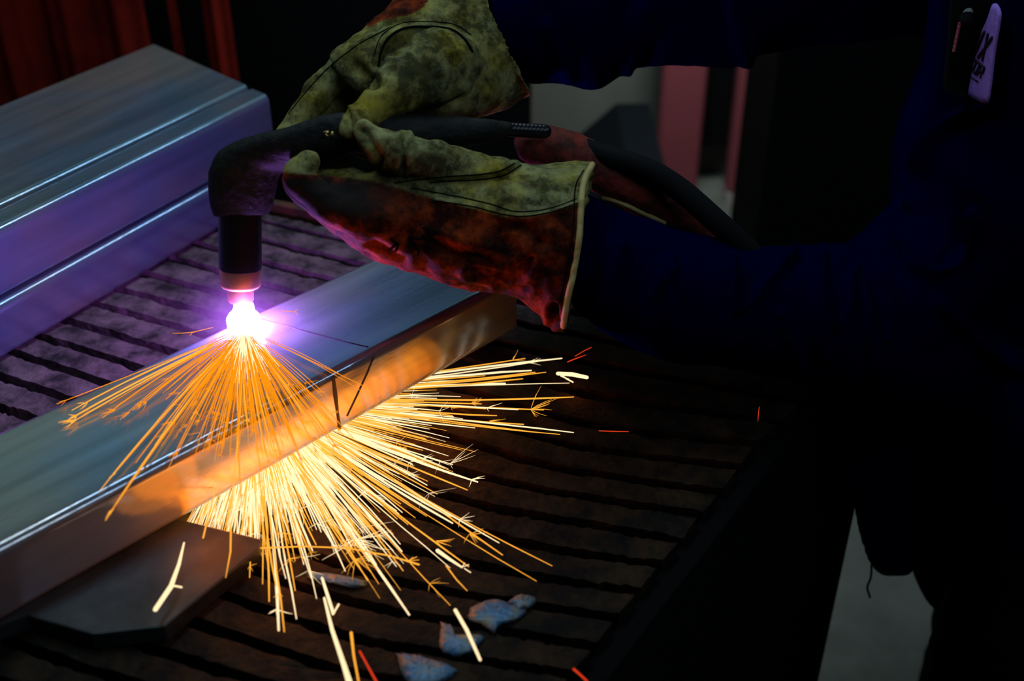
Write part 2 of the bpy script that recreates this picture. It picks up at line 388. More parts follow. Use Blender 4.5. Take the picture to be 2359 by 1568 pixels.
mbd = MB().box(((x0 + x1) / 2 + .01, 2.345, zl * .45), ((x1 - x0) * .42, 0, 0), (0, .006, 0), (0, 0, zl * .38)).build('door', M['cabinet'], cab, False)
MB().box((x0 + .25 * (x1 - x0), 2.335, zl * .6), (.008, 0, 0), (0, .008, 0), (0, 0, .05)).build('handle', M['grey'], mbd, False)

M['black'] = mat('black_curtain_cloth', (.004, .004, .005), .9, spec=.05)
tag(MB().box(((xat(340, 60, 2.6) + xat(1226, 60, 2.6)) / 2, 2.6, .78), ((xat(1226, 60, 2.6) - xat(340, 60, 2.6)) / 2, 0, 0), (0, .01, 0), (0, 0, .76)).build('black_screen', M['black'], smooth=False),
    'black screen behind the hands, left of the grey wall', 'screen')
xa, xb = xat(1625, 60, 2.85), xat(2500, 60, 2.85)
tag(MB().box(((xa + xb) / 2, 2.99, .84), ((xb - xa) / 2, 0, 0), (0, .01, 0), (0, 0, .72)).build('black_screen', M['black'], smooth=False), 'black screen behind the narrower red post', 'screen')
xa, xb = xat(1775, 300, 2.2), xat(2500, 300, 2.2)
o = MB().box(((xa + xb) / 2, 2.35, .75), ((xb - xa) / 2, 0, 0), (0, .15, 0), (0, 0, .75)).build('steel_locker', M['black'], smooth=False)
bv = o.modifiers.new('b', 'BEVEL'); bv.width = .01; tag(o, 'black upright locker in the dark right of the red posts', 'locker')

# ------------------------------------------------------------------ cutting table
E0, E1 = P(1313, 1551, 0), P(1739, 1020, 0); ed = unit(E1 - E0); en = np.array([ed[1], -ed[0], 0])   # right edge
R0, R1 = P(620, 474, 0), P(1990, 738, 0); rd = unit(R1 - R0); rn = np.array([-rd[1], rd[0], 0])
if rn[1] < 0: rn = -rn
def isect(p, d, q, e):
    A = np.array([[d[0], -e[0]], [d[1], -e[1]]]); t = np.linalg.solve(A, (q - p)[:2]); return p + d * t[0]
CR = isect(E0, ed, R0, rd)
tb = empty('cutting_table', (CR[0] - .5, CR[1] - .4, 0)); tag(tb, 'dark steel slat cutting table under the torch and tubes', 'table')
def bar(name, a, b, wdt, z0, z1, nrm, m):
    a = np.array(a); b = np.array(b); c = (a + b) / 2 + nrm * wdt / 2; c[2] = TZ + (z0 + z1) / 2
    o = MB().box(c, (b - a) / 2, nrm * wdt / 2, (0, 0, (z1 - z0) / 2)).build(name, m, tb, False)
    bv = o.modifiers.new('b', 'BEVEL'); bv.width = .002; bv.segments = 2; return o
LE = CR - rd * 1.5; NE = CR - ed * .95; NL = LE - ed * .95
bar('rear_rail', LE, CR + rd * .02, .012, -.03, .004, rn, M['rust'])
bar('side_rail', NE, CR, .020, -.05, -.012, en, M['frame'])
bar('side_panel', NE, CR, .004, -.72, -.05, en, M['frame']).location = en * .017
bar('rear_panel', LE, CR + en * .020, .004, -.72, -.03, rn, M['frame'])
bar('left_panel', NL, LE, .01, -.72, -.0, -en, M['frame'])
bar('front_panel', NL, NE + en * .02, .01, -.72, -.0, -rn, M['frame'])
pan = [LE, CR, NE, NL]; V = [(p[0], p[1], TZ - .14) for p in pan] + [(p[0], p[1], TZ - .15) for p in pan]
mesh_obj('water_pan', V, [(0, 1, 2, 3), (7, 6, 5, 4), (0, 4, 5, 1), (1, 5, 6, 2), (2, 6, 7, 3), (3, 7, 4, 0)], M['frame'], tb, False)
for p in (CR - en * .01 - rn * .03, NE - en * .01 + rn * .03, LE - rn * .03 + rd * .05, NL + rn * .05 + rd * .05):
    MB().box((p[0], p[1], (TZ - .03) / 2), rd * .025, en * .025, (0, 0, (TZ - .03) / 2)).build('leg', M['frame'], tb, False)

# slats: every bar follows its own worn line
LN = [
 [(300, 414), (600, 486), (758, 520), (1190, 618), (2010, 748)],
 [(300, 432), (600, 505), (758, 543), (1190, 640), (1985, 770)],
 [(250, 462), (599, 550), (800, 600), (1190, 692), (1940, 826)],
 [(200, 492), (458, 562), (603, 603), (733, 636), (1190, 740), (1890, 880)],
 [(150, 524), (396, 593), (503, 624), (665, 669), (1190, 797), (1845, 925)],
 [(100, 560), (330, 627), (537, 682), (1190, 862), (1400, 915), (1795, 970)],
 [(50, 600), (275, 665), (472, 717), (1190, 932), (1400, 982), (1739, 1020)],
 [(0, 632), (213, 696), (448, 762), (1190, 990), (1400, 1036), (1703, 1072)],
 [(-60, 672), (145, 734), (382, 805), (1190, 1050), (1400, 1093), (1659, 1132)],
 [(-120, 705), (79, 769), (310, 841), (900, 1038), (1200, 1115), (1400, 1150), (1612, 1182)],
 [(-180, 738), (20, 806), (238, 879), (975, 1124), (1247, 1186), (1400, 1212), (1568, 1242)],
 [(-180, 800), (0, 865), (158, 917), (700, 1108), (1196, 1245), (1400, 1281), (1520, 1296)],
 [(-180, 862), (0, 937), (76, 961), (700, 1190), (1100, 1300), (1469, 1361)],
 [(-180, 950), (0, 1015), (700, 1270), (950, 1345), (1418, 1420)],
 [(-180, 1030), (0, 1100), (700, 1352), (1096, 1438), (1368, 1488)],
 [(-180, 1110), (0, 1180), (700, 1432), (1003, 1502), (1313, 1551)],
 [(-180, 1200), (0, 1270), (700, 1515), (1000, 1575), (1262, 1615)],
 [(-180, 1290), (0, 1370), (700, 1600), (1210, 1685)],
 [(-180, 1390), (0, 1470), (700, 1690), (1160, 1770)],
]
def worn_slat(la, lb, k):
    rnd = random.Random(k * 7 + 1); n = 90; m = 7; th = .016
    n = 120; A = catmull(la, n); B = catmull(lb, n)
    ga, gb = .14, .16                          # the gaps either side, as a part of the pitch
    V = []
    s = rnd.uniform(0, 50)
    for i in range(n):
        for j in range(m):
            t = j / (m - 1); p = A[i] + (B[i] - A[i]) * (ga + (1 - ga - gb) * t); V.append(p)
    V = np.array(V)
    q = V * np.array([60, 60, 1]); q[:, 2] = s
    nz = fbm(q, 3); nf = fbm(q * 4 + 9, 2)
    edge = np.tile(np.array([1.] + [0] * (m - 2) + [1.]), n)
    pit = (fbm(q * .5 + 31, 2) > .17)
    V[:, 2] += -.0008 + nz * .0012 + nf * .0010 - edge * .0003 - pit * .0016
    off = np.tile(np.array([-1.] + [0] * (m - 2) + [1.]), n) * nf * .006
    V[:, 1] -= off
    V[:, 2] = np.minimum(V[:, 2], TZ - .0002)
    nt = len(V); Bm = V.copy(); Bm[:, 2] = TZ - th; VV = np.vstack([V, Bm]); F = []
    for i in range(n - 1):
        for j in range(m - 1):
            a = i * m + j; F.append((a, a + 1, a + m + 1, a + m)); F.append((nt + a, nt + a + m, nt + a + m + 1, nt + a + 1))
        a = i * m; F.append((a, a + m, nt + a + m, nt + a)); a += m - 1; F.append((a + m, a, nt + a, nt + a + m))
    for j in range(m - 1):
        F.append((j + 1, j, nt + j, nt + j + 1)); a = (n - 1) * m + j; F.append((a, a + 1, nt + a + 1, nt + a))
    return VV, F
def to_wall(pts):                            # carry each line on to the left side of the table
    q = pts[0]; d = np.dot(q - LE, rd) - .015; return [q - rd * d] + pts if d > .03 else pts
L3 = [to_wall([P(x, y, 0) for x, y in l]) for l in LN]
L3[0] = [L3[0][0]] + L3[0][1:]
end = L3[-1]
for k in range(1, 9):                        # the slats nearest the camera, below the frame
    off = -ed * .033 * k
    if np.dot(end[-1] + off - NE, ed) > .0: L3.append([p + off for p in end])
for k in range(len(L3) - 1):
    v, f = worn_slat(L3[k], L3[k + 1], k)
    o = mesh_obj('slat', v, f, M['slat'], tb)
    es = o.modifiers.new('e', 'EDGE_SPLIT'); es.split_angle = math.radians(38)

# ------------------------------------------------------------------ steel tubes
def vp_dir(x): return unit(ray(x, -1000) * np.array([1, 1, 0]))
dA, dB = vp_dir(4300), vp_dir(3070)
nA, nB = np.array([dA[1], -dA[0], 0]), np.array([dB[1], -dB[0], 0])   # towards the camera side (front)
def rect_tube(name, origin, d, nrm, length, width, height, r, wall, label, group=None, skew=0):
    """origin = lower front edge at the far end; runs back along -d; local X is its length"""
    root = bpy.data.objects.new('temp_root', None); root.location = origin; root.rotation_euler = (0, 0, math.atan2(d[1], d[0]))
    sc.collection.objects.link(root); bpy.context.view_layer.update()
    def prof(w0, w1, h0, h1, r):
        pts = []
        for cx, cy, a0 in ((w1 - r, h0 + r, -90), (w1 - r, h1 - r, 0), (w0 + r, h1 - r, 90), (w0 + r, h0 + r, 180)):
            for i in range(9):
                a = math.radians(a0 + i * 90 / 8); pts.append((cx + r * math.cos(a), cy + r * math.sin(a)))
        return pts
    out = prof(0, width, 0, height, r); inn = prof(wall, width - wall, wall, height - wall, max(r - wall, .001)); n = len(out)
    V = []; xs = [0, -length]
    for x in xs:
        for (y, z) in out: V.append((x + (skew * y if x == 0 else 0), y, z))
        for (y, z) in inn: V.append((x + (skew * y if x == 0 else 0), y, z))
    F = []
    for i in range(n):
        j = (i + 1) % n
        F += [(i, j, 2 * n + j, 2 * n + i), (n + j, n + i, 3 * n + i, 3 * n + j), (j, i, n + i, n + j), (2 * n + i, 2 * n + j, 3 * n + j, 3 * n + i)]
    me = bpy.data.meshes.new('wall'); me.from_pydata(V, [], F); me.update()
    me.polygons.foreach_set('use_smooth', [i % 4 < 2 for i in range(len(F))]); me.materials.append(M['steel'])
    return root, me
def place_tube(name, *a, **k):
    lab, grp = a[-1], k.pop('group', None)
    root, me = rect_tube(name, *a, **k)
    o = bpy.data.objects.new(name, me); o.location = root.location; o.rotation_euler = root.rotation_euler
    bpy.data.objects.remove(root); sc.collection.objects.link(o); o.modifiers.new('w', 'WEIGHTED_NORMAL').weight = 80; tag(o, lab, 'steel tube', grp); bpy.context.view_layer.update(); return o
BA = .016
def height_over(p, target_y):               # height of a level whose front edge shows on the given line
    lo, hi = .0, .3
    for _ in range(40):
        h = (lo + hi) / 2; x, y = proj(p + np.array([0, 0, h]))
        if y > target_y(x): lo = h
        else: hi = h
    return h
pA = P(800, 985, BA); hA = height_over(pA, lambda x: 1265 - .527 * x)
endA = P(1190, 764, BA); endA = pA + dA * np.dot(endA - pA, dA)
backA = P(423, 792, BA + hA); wA = np.dot(pA - backA, nA)
tubeA = place_tube('cut_tube', endA, dA, nA, 1.5, wA, hA, .0088, .003, 'grey rectangular steel tube being cut by the torch, lit orange along its front')
pB = P(250, 672, 0); hB3 = height_over(pB, lambda x: 690 - .549 * x)
hB = height_over(pB, lambda x: 527 - .495 * x)
SK = .0
def far_on(px, py, z, p): return p + dB * np.dot(P(px, py, z) - p, dB)
r2 = P(310, 373, hB); r1 = P(286, 335, hB); bk = P(150, 178, hB)
w2 = np.dot(r2 - r1, nB); w1 = np.dot(r1 - bk, nB)
front2 = pB + nB * np.dot(r2 - pB, nB)
e2 = front2 + dB * np.dot(P(620, 220, hB) - front2, dB)
e3 = pB + dB * np.dot(P(630, 240, hB) - pB, dB)
front1 = r1.copy(); front1[2] = TZ
e1 = front1 + dB * np.dot(P(572, 198, hB) - front1, dB)
grp = 'steel tubes stacked behind the torch'
zz = np.array([0, 0, 1.])
place_tube('steel_tube', e3 + nB * .008, dB, nB, 1.6, w1 + w2 + .010, hB3 - .001, .0088, .003, 'lowest long steel tube of the stack, lying on the slats', group=grp)
place_tube('steel_tube', e2 + zz * hB3, dB, nB, 1.6, w2 - .003, hB - hB3, .0088, .003, 'narrow upright steel tube on the camera side atop the stack', group=grp, skew=.2)
place_tube('steel_tube', e1 + zz * hB3, dB, nB, 1.6, w1, hB - hB3, .0088, .003, 'widest steel tube on top of the stack, nearest the red curtain', group=grp, skew=.25)
print('TUBES', hA, wA, hB3, hB, w1, w2)
# scribed cutting lines
top = BA + hA
fx = lambda px, py: (lambda d: CAM + d * (np.dot(pA - CAM, nA) + .0003) / np.dot(d, nA))(ray(px, py))   # on the front face
s1 = [P(x, y, top + .0001) for x, y in ((600, 734), (700, 762), (800, 788), (848, 799))]
s2 = [fx(x, y) for x, y in ((861, 822), (845, 862), (822, 912), (800, 958))]
MB().tube(s1, .0006, 6).build('scribe_mark', M['scribe'], tubeA)
MB().tube(s2, .0007, 6).build('scribe_mark', M['scribe'], tubeA)
s3 = [fx(x, y) for x, y in ((768, 868), (773, 910), (778, 950), (783, 985))]
MB().add(*chain(s3, [.0013, .0018, .0012, .0016], 6, 12)).build('kerf', M['scribe'], tubeA)

# flat plate under the tube
pl = [(425, 1197), (603, 1240), (596, 1262), (378, 1442), (212, 1460), (60, 1416), (-120, 1480), (-200, 1330), (200, 1165)]
pt = [P(x, y, BA) for x, y in pl]
V = [(p[0], p[1], TZ + BA - .0002) for p in pt] + [(p[0], p[1], TZ) for p in pt]; n = len(pt)
o = mesh_obj('steel_plate', V, [tuple(reversed(range(n))), tuple(range(n, 2 * n))] + [(i, (i + 1) % n, n + (i + 1) % n, n + i) for i in range(n)], M['plate'], smooth=False)
bv = o.modifiers.new('b', 'BEVEL'); bv.width = .0015; bv.segments = 2
tag(o, 'dark flat steel plate with cut corners wedged under the tube at lower left', 'steel plate')

# cooled slag splashes lying on the slats
def slag(outline, label, seed):
    c = np.mean(outline, axis=0); rnd = random.Random(seed); ring = 40; V = [P(c[0], c[1], .004)]; F = []
    pts = catmull(np.array(list(outline) + [outline[0]], float), ring + 1)[:-1]
    for lv, (s, z) in enumerate(((.45, .0045), (.8, .0035), (1.0, .0015), (1.0, .0003))):
        for q in pts:
            j = rnd.uniform(-.06, .06); p = c + (q - c) * (s + j); w_ = P(p[0], p[1], z); w_[2] = TZ + z + (rnd.uniform(-.001, .0012) if lv < 2 else 0); V.append(w_)
    for i in range(ring): F.append((0, 1 + (i + 1) % ring, 1 + i))
    for lv in range(3):
        for i in range(ring):
            a = 1 + lv * ring + i; b = 1 + lv * ring + (i + 1) % ring; F.append((a, b, b + ring, a + ring))
    F.append(tuple(1 + 3 * ring + i for i in range(ring)))
    return tag(mesh_obj('slag_splash', V, F, M['slag']), label, 'slag', 'slag splashes on the slats')
slag([(1085, 1400), (1130, 1380), (1180, 1390), (1212, 1400), (1190, 1428), (1150, 1440), (1138, 1456), (1110, 1438), (1078, 1425)], 'bluish slag splash bridging two slats, largest of the lumps', 1)
slag([(1170, 1385), (1200, 1368), (1235, 1378), (1222, 1398), (1190, 1404)], 'small blue slag lump at the upper right of the splashes', 2)
slag([(1015, 1432), (1040, 1440), (1045, 1460), (1110, 1462), (1098, 1490), (1060, 1510), (1022, 1500), (1012, 1475)], 'golden brown slag splash beside the fallen white spark', 3)
slag([(915, 1505), (955, 1508), (985, 1515), (1050, 1540), (1020, 1568), (960, 1580), (930, 1560)], 'pale blue slag splash at the bottom edge of the photo', 4)
slag([(705, 1318), (760, 1320), (840, 1338), (822, 1354), (770, 1345), (715, 1332)], 'flat grey slag streak below the spark burst', 5)

# ------------------------------------------------------------------ torch
torch = empty('plasma_torch', D(560, 440, .985)); tag(torch, 'black hand-held plasma torch with copper nozzle, gripped by both gloves', 'torch')
ax0, ax1 = D(555, 735, 1.046), D(551, 400, 1.000)
adir = unit(ax1 - ax0)
def along(py):                              # point of the torch axis seen at height py
    lo, hi = -.1, .4
    for _ in range(40):
        t = (lo + hi) / 2; y = proj(ax0 + adir * t)[1]
        if y > py: lo = t
        else: hi = t
    return ax0 + adir * t
def lathe(name, prof, m, parent, n=64):
    u = unit(np.cross(adir, [0, 1, 0])); v = np.cross(adir, u); V = []; F = []
    for (py, r) in prof:
        c = along(py); rr = r * 1.01 / FPX * (np.dot(c - CAM, np.array([0, CC, -SS])))
        for j in range(n):
            a = 2 * math.pi * j / n; V.append(c + rr * (math.cos(a) * u + math.sin(a) * v))
    k = len(prof)
    for i in range(k - 1):
        for j in range(n): F.append((i * n + j, i * n + (j + 1) % n, (i + 1) * n + (j + 1) % n, (i + 1) * n + j))
    F.append(tuple(reversed(range(n)))); F.append(tuple((k - 1) * n + j for j in range(n)))
    o = mesh_obj(name, V, F, m, parent); o.data.polygons.foreach_set('use_smooth', [True] * len(o.data.polygons))
    e = o.modifiers.new('e', 'EDGE_SPLIT'); e.split_angle = math.radians(40); return o
lathe('nozzle', [(696, 18), (694, 27), (690, 29), (664, 30), (660, 30.5)], M['copper'], torch)
lathe('retaining_cap', [(662, 30), (659, 42), (655, 45.5), (651, 46.5), (620, 47), (616, 46)], M['copper'], torch)
lathe('shield_tube', [(618, 46), (616, 48), (560, 48.5), (500, 49), (470, 49)], M['cup'], torch)
# head and handle as one moulded body
mb = MB()
mb.add(*loft([pst(497, 499, 615, 494, 1.016, .044), pst(487, 470, 624, 478, 1.012, .050), pst(484, 430, 633, 440, 1.005, .052), pst(488, 385, 645, 398, .998, .052),
              pst(515, 345, 660, 395, .993, .050), pst(580, 316, 690, 385, .986, .048), pst(650, 300, 730, 378, .978, .046),
              pst(715, 279, 775, 365, .970, .044), pst(770, 264, 820, 350, .965, .042), pst(860, 262, 880, 350, .965, .042), pst(1000, 268, 1005, 345, .98, .040), pst(1110, 275, 1112, 330, .99, .034), pst(1180, 283, 1180, 312, 1.0, .016)], 80, 40, 2.6))
V, N, F = remesh(mb, .0018, 3)
V = V + N * (fbm(V * 130, 3) * .0014)[:, None]
mesh_obj('handle', V, F, M['rubber'], torch)
mb = MB()
for i in range(12):
    x = 1150 + i * 9; mb.add(*chain([D(x, 297 + i * .5, 1.0 + i * .0006), D(x + 5, 297 + i * .5, 1.0 + i * .0006)], [.0062, .0062], 16, 0))
mb.build('strain_relief', M['cup'], torch)
mb = MB()
for a, b in (((746, 304), (757, 302)), ((757, 302), (750, 309)), ((750, 309), (756, 314)), ((762, 312), (766, 303)), ((766, 303), (768, 311))):
    q = [D(a[0], a[1], .942), D(b[0], b[1], .942)]; mb.tube(q, .0006, 6)
mk = mb.build('maker_mark', M['gold'], torch)
# hose and its leather cover
hc = MB().add(*chain([D(1225, 332, 1.03), D(1290, 345, 1.035), D(1370, 385, 1.05), (D(1460, 430, 1.06)), D(1550, 485, 1.075), D(1660, 560, 1.09), D(1760, 640, 1.11)],
                     [.016, .019, .0205, .022, .021, .020, .019], 40, 60))
V, N, F = remesh(hc, .0025, 2); V = V + N * (fbm(V * 70, 3) * .006)[:, None]
hcov = mesh_obj('hose_cover', V, F, M['hosecover'], torch)
def on_surf(bvh, x, y, lift=.0006):
    d = ray(x, y); h = bvh.ray_cast(Vector(CAM), Vector(unit(d)))
    return None if h[0] is None else np.array(h[0]) + np.array(h[1]) * lift
def bvh_of(V, F): return BVHTree.FromPolygons([tuple(v) for v in V], F)
def surf_line(bvh, line, m=40, lift=.0006):
    out = []
    for x, y in catmull(np.array(line, float), m):
        p = on_surf(bvh, x, y, lift)
        if p is not None and (not out or np.linalg.norm(p - out[-1]) < .012): out.append(p)
    return out
hb = bvh_of(V, F); q = surf_line(hb, [(1378, 450), (1420, 462), (1470, 484), (1530, 512)], 20)
if len(q) > 3: MB().add(*chain(q, .0022, 8, 24)).build('piping', M['binding'], hcov)
MB().add(*chain([D(1290, 318, 1.04), D(1375, 352, 1.035), D(1480, 385, 1.03), D(1560, 432, 1.03), D(1640, 500, 1.03), D(1715, 570, 1.04), D(1780, 640, 1.06), D(1860, 760, 1.12)],
                [.008, .0095, .010, .0105, .0105, .0105, .010, .010], 24, 60)).build('hose', M['dark'], torch)

# plasma arc: white-hot core inside a violet gas glow
arc = empty('plasma_arc', TIP); tag(arc, 'blinding white plasma arc with violet glow under the torch nozzle', 'plasma arc')
core = MB(); V, F = [], []
cpts = [D(561, 712, 1.045), D(562, 730, 1.045), D(563, 750, 1.045), D(564, 775, 1.045), D(565, 800, 1.045), D(566, 822, 1.045)]
core.add(*chain(cpts, [.0095, .0148, .0152, .0118, .0068, .0022], 40, 40))
V, N, F = remesh(core, .0012, 2); V = V + N * (fbm(V * 220, 2) * .0035)[:, None]
mesh_obj('core', V, F, M['core'], arc)
def halo(name, c, sx, sy, sz, m, parent, rot=0):
    bpy.ops.mesh.primitive_uv_sphere_add(segments=32, ring_count=16, radius=1, location=tuple(map(float, c)))
    o = bpy.context.object; o.name = name; o.scale = (sx, sy, sz); o.rotation_euler = (0, 0, rot); o.data.materials.append(m)
    bpy.context.view_layer.update(); o.parent = parent; o.matrix_parent_inverse = parent.matrix_world.inverted(); return o
halo('gas_glow', D(563, 742, 1.045), .085, .05, .075, halo_mat('violet_gas', (.45, .13, .95), 60, 3.6), arc)
bloom = halo('spark_bloom', P(680, 1075, .010), .17, .03, .022, halo_mat('orange_bloom', (1.0, .38, .05), 24, 2.0), arc, math.atan2(dA[1], dA[0]))  # glare of the dense sparks, added as a glowing volume
bpy.context.view_layer.update(); wm = bloom.matrix_world.copy(); bloom.parent = None; bloom.matrix_world = wm
tag(bloom, 'orange bloom of the dense sparks, built as haze, hugging the lower front edge of the cut tube', 'bloom', kind='stuff')

# ------------------------------------------------------------------ the welder
person = MB()
HX = .70
person.add(*chain([(HX, 1.0, .86), (HX - .01, 1.0, 1.05), (HX - .06, 1.0, 1.25), (HX - .12, 1.0, 1.38)], [.10, .11, .12, .07], 24, 30))
person.add(*chain([(HX - .12, 1.0, 1.38), (HX - .16, 1.0, 1.46)], [.055, .055], 20, 8))
person.add(*chain([(HX - .20, 1.0, 1.50), (HX - .24, 1.0, 1.60)], [.080, .088], 24, 8))
person.add(*chain([(HX - .33, 1.0, 1.545), (HX - .338, 1.0, 1.53)], [.014, .012], 10, 6))
for sy in (-1, 1):
    person.add(*chain([(HX - .02, 1.0 + sy * .09, .86), (HX - .09 + sy * .05, 1.0 + sy * .11, .48), (HX - .09 + sy * .05, 1.0 + sy * .12, .06)], [.075, .055, .042], 20, 30))
    person.add(*chain([(HX - .07 + sy * .05, 1.0 + sy * .12, .045), (HX - .24 + sy * .05, 1.0 + sy * .12, .035)], [.04, .035], 16, 10))
    person.add(*chain([(HX - .22, 1.0 + sy * .085, 1.55), (HX - .215, 1.0 + sy * .09, 1.57)], [.012, .016], 10, 6))
nearA = [D(2240, 560, 1.14), D(2050, 700, 1.10), D(1700, 690, 1.04), D(1350, 560, 1.0), D(1150, 510, .99), D(950, 480, .985)]
farA = [D(2350, -160, 1.31), D(2000, -90, 1.255), D(1600, 0, 1.165), D(1250, 50, 1.09), D(1120, 75, 1.07), D(1030, 110, 1.045)]
person.add(*chain([(HX - .06, .86, 1.30)] + nearA[:1], [.06, .05], 20, 20)); person.add(*chain(nearA, [.045, .036, .030, .026, .026, .026], 20, 40))
person.add(*chain([(HX - .06, 1.14, 1.30)] + farA[:1], [.06, .05], 20, 20)); person.add(*chain(farA, [.042, .036, .032, .028, .024, .022], 20, 40))
V, N, F = remesh(person, .006, 6)
person = mesh_obj('person', V, F, M['skin'])
tag(person, 'person in dark navy jacket and leather gauntlets leaning in to hold the torch', 'person')

# ---- jacket
def tst(xl, y, Y, xr=2900, th=.42):
    p1 = PY(xl, y, Y); p2 = p1.copy(); p2[0] = max(PY(xr, y, Y)[0], p1[0] + .3)
    return p1, p2, np.array([0, th / 2, 0])
mb = MB()
mb.add(*loft([tst(2330, -420, 1.05, th=.3), tst(2250, -200, 1.05), tst(2200, -20, 1.05), tst(2185, 130, 1.05), tst(2160, 240, 1.05), tst(2112, 330, 1.05), tst(2092, 440, 1.05), tst(2080, 600, 1.05),
              tst(2070, 800, 1.03), tst(2090, 950, 1.02), tst(2104, 1080, 1.02), tst(2110, 1200, 1.02), tst(2112, 1330, 1.02)], 90, 64, 2.3))
mb.add(*loft([pst(1340, 440, 1310, 705, 1.005, .10), pst(1420, 480, 1390, 775, 1.02, .11), pst(1550, 528, 1520, 822, 1.03, .115), pst(1700, 556, 1680, 850, 1.05, .12),
              pst(1850, 562, 1850, 885, 1.07, .13), pst(2000, 548, 2010, 915, 1.10, .15), pst(2150, 470, 2130, 960, 1.14, .2), pst(2330, 380, 2280, 960, 1.18, .2)], 90, 56, 2.1))
mb.add(*loft([pst(1120, -50, 1150, 165, 1.075, .10), pst(1230, -80, 1225, 195, 1.085, .12), pst(1300, -100, 1300, 192, 1.10, .13), pst(1370, -110, 1380, 205, 1.12, .13), pst(1460, -130, 1455, 152, 1.14, .13),
              pst(1620, -150, 1620, 150, 1.17, .14), pst(1700, -160, 1700, 150, 1.19, .14), pst(1780, -200, 1775, 118, 1.21, .15), pst(1950, -260, 1950, 95, 1.25, .17), pst(2200, -360, 2200, 80, 1.3, .2), pst(2380, -420, 2400, 80, 1.33, .2)], 100, 56, 2.1))
# shoulders, upper sleeves and collar
mb.add(*chain([(HX - .07, .84, 1.31), (HX - .07, 1.0, 1.34), (HX - .07, 1.16, 1.31)], [.085, .095, .085], 28, 24))
mb.add(*chain([(HX - .06, .85, 1.30)] + nearA[:2], [.088, .082, .07], 28, 24))
mb.add(*chain([(HX - .06, 1.15, 1.30)] + farA[:2], [.088, .075, .06], 28, 24))
mb.add(*chain([(HX - .11, 1.0, 1.36), (HX - .135, 1.0, 1.425)], [.085, .075], 28, 8))
# hanging front flap
mb.add(*loft([pst(1900, 860, 2110, 860, 1.17, .03), pst(1930, 960, 2105, 960, 1.20, .028), pst(1948, 1060, 2084, 1064, 1.23, .024), pst(1956, 1135, 2106, 1130, 1.25, .022),
              pst(1970, 1200, 2112, 1195, 1.27, .022), pst(1992, 1270, 2112, 1260, 1.29, .022), pst(2012, 1308, 2110, 1305, 1.30, .022), pst(2035, 1326, 2095, 1326, 1.305, .02)], 60, 40, 3))
V, N, F = remesh(mb, .0048, 5)
X, Y = proj(V)
vd = V - CAM; vd /= np.linalg.norm(vd, axis=1)[:, None]
facing = -(vd * N).sum(1)
ridges = [([(1425, 570), (1400, 640), (1375, 700)], 26, .010), ([(1548, 590), (1538, 640), (1552, 760)], 13, .012), ([(1500, 690), (1540, 620)], 8, .006),
          ([(1676, 600), (1672, 700), (1668, 790)], 20, .014), ([(1830, 575), (1770, 640), (1735, 690), (1705, 718)], 9, .011),
          ([(1888, 580), (1886, 700), (1900, 830)], 12, .011), ([(1935, 755), (1953, 700), (1957, 640), (1975, 612), (1994, 660), (1998, 780), (2020, 860)], 8, .010),
          ([(2040, 580), (2052, 660), (2056, 740), (2040, 785), (2014, 797)], 7, .009), ([(2066, 540), (2100, 605), (2150, 632), (2200, 615), (2228, 560), (2235, 490)], 11, .012),
          ([(2270, 245), (2190, 275), (2130, 330), (2105, 400), (2092, 470)], 12, .010), ([(2170, 700), (2260, 790), (2340, 850)], 18, .008),
          ([(1470, 560), (1480, 760)], 7, .006), ([(1800, 720), (1850, 860)], 12, .008), ([(1260, 60), (1310, 180)], 18, .006), ([(1480, 20), (1440, 150)], 20, .008), ([(1680, 0), (1720, 140)], 20, .008)]
disp = fbm(V * np.array([14, 14, 9]), 3) * .018
for line, wd, a in ridges:
    d = pdist(X, Y, line); disp += np.where(facing > 0, 1.5 * a * (np.exp(-(d / wd) ** 2) - .35 * np.exp(-(d / (wd * 2.6)) ** 2)), 0)
V = V + N * disp[:, None]
jacket = mesh_obj('jacket', V, F, M['navy'], person)
jb = bvh_of(V, F)
# trousers
mb = MB()
for sy in (-1, 1):
    mb.add(*chain([(HX - .03, 1.0 + sy * .09, .90), (HX - .09 + sy * .05, 1.0 + sy * .11, .48), (HX - .09 + sy * .05, 1.0 + sy * .12, .07)], [.115, .088, .075], 28, 40))
V, N, F = remesh(mb, .006, 3); V = V + N * (fbm(V * 16, 3) * .02)[:, None]
mesh_obj('trousers', V, F, M['trouser'], person)
for sy in (-1, 1):
    x0, y0 = HX - .09 + sy * .05, 1.0 + sy * .12
    b = MB().add(*chain([(x0 + .03, y0, .045), (x0 - .06, y0, .045), (x0 - .17, y0, .042)], [.044, .046, .042], 24, 20)).add(*chain([(x0, y0, .05), (x0, y0, .2)], [.055, .062], 24, 8))
    bv, bn, bf = remesh(b, .005, 3); bv[:, 2] = np.maximum(bv[:, 2], .001); mesh_obj('boot', bv, bf, M['dark'], person)
# loose thread below the flap
MB().add(*chain([D(2008, 1300, 1.30), D(2006, 1330, 1.30), D(1998, 1352, 1.30), D(2004, 1375, 1.30)], .0013, 6, 16)).build('loose_thread', M['dark'], jacket)

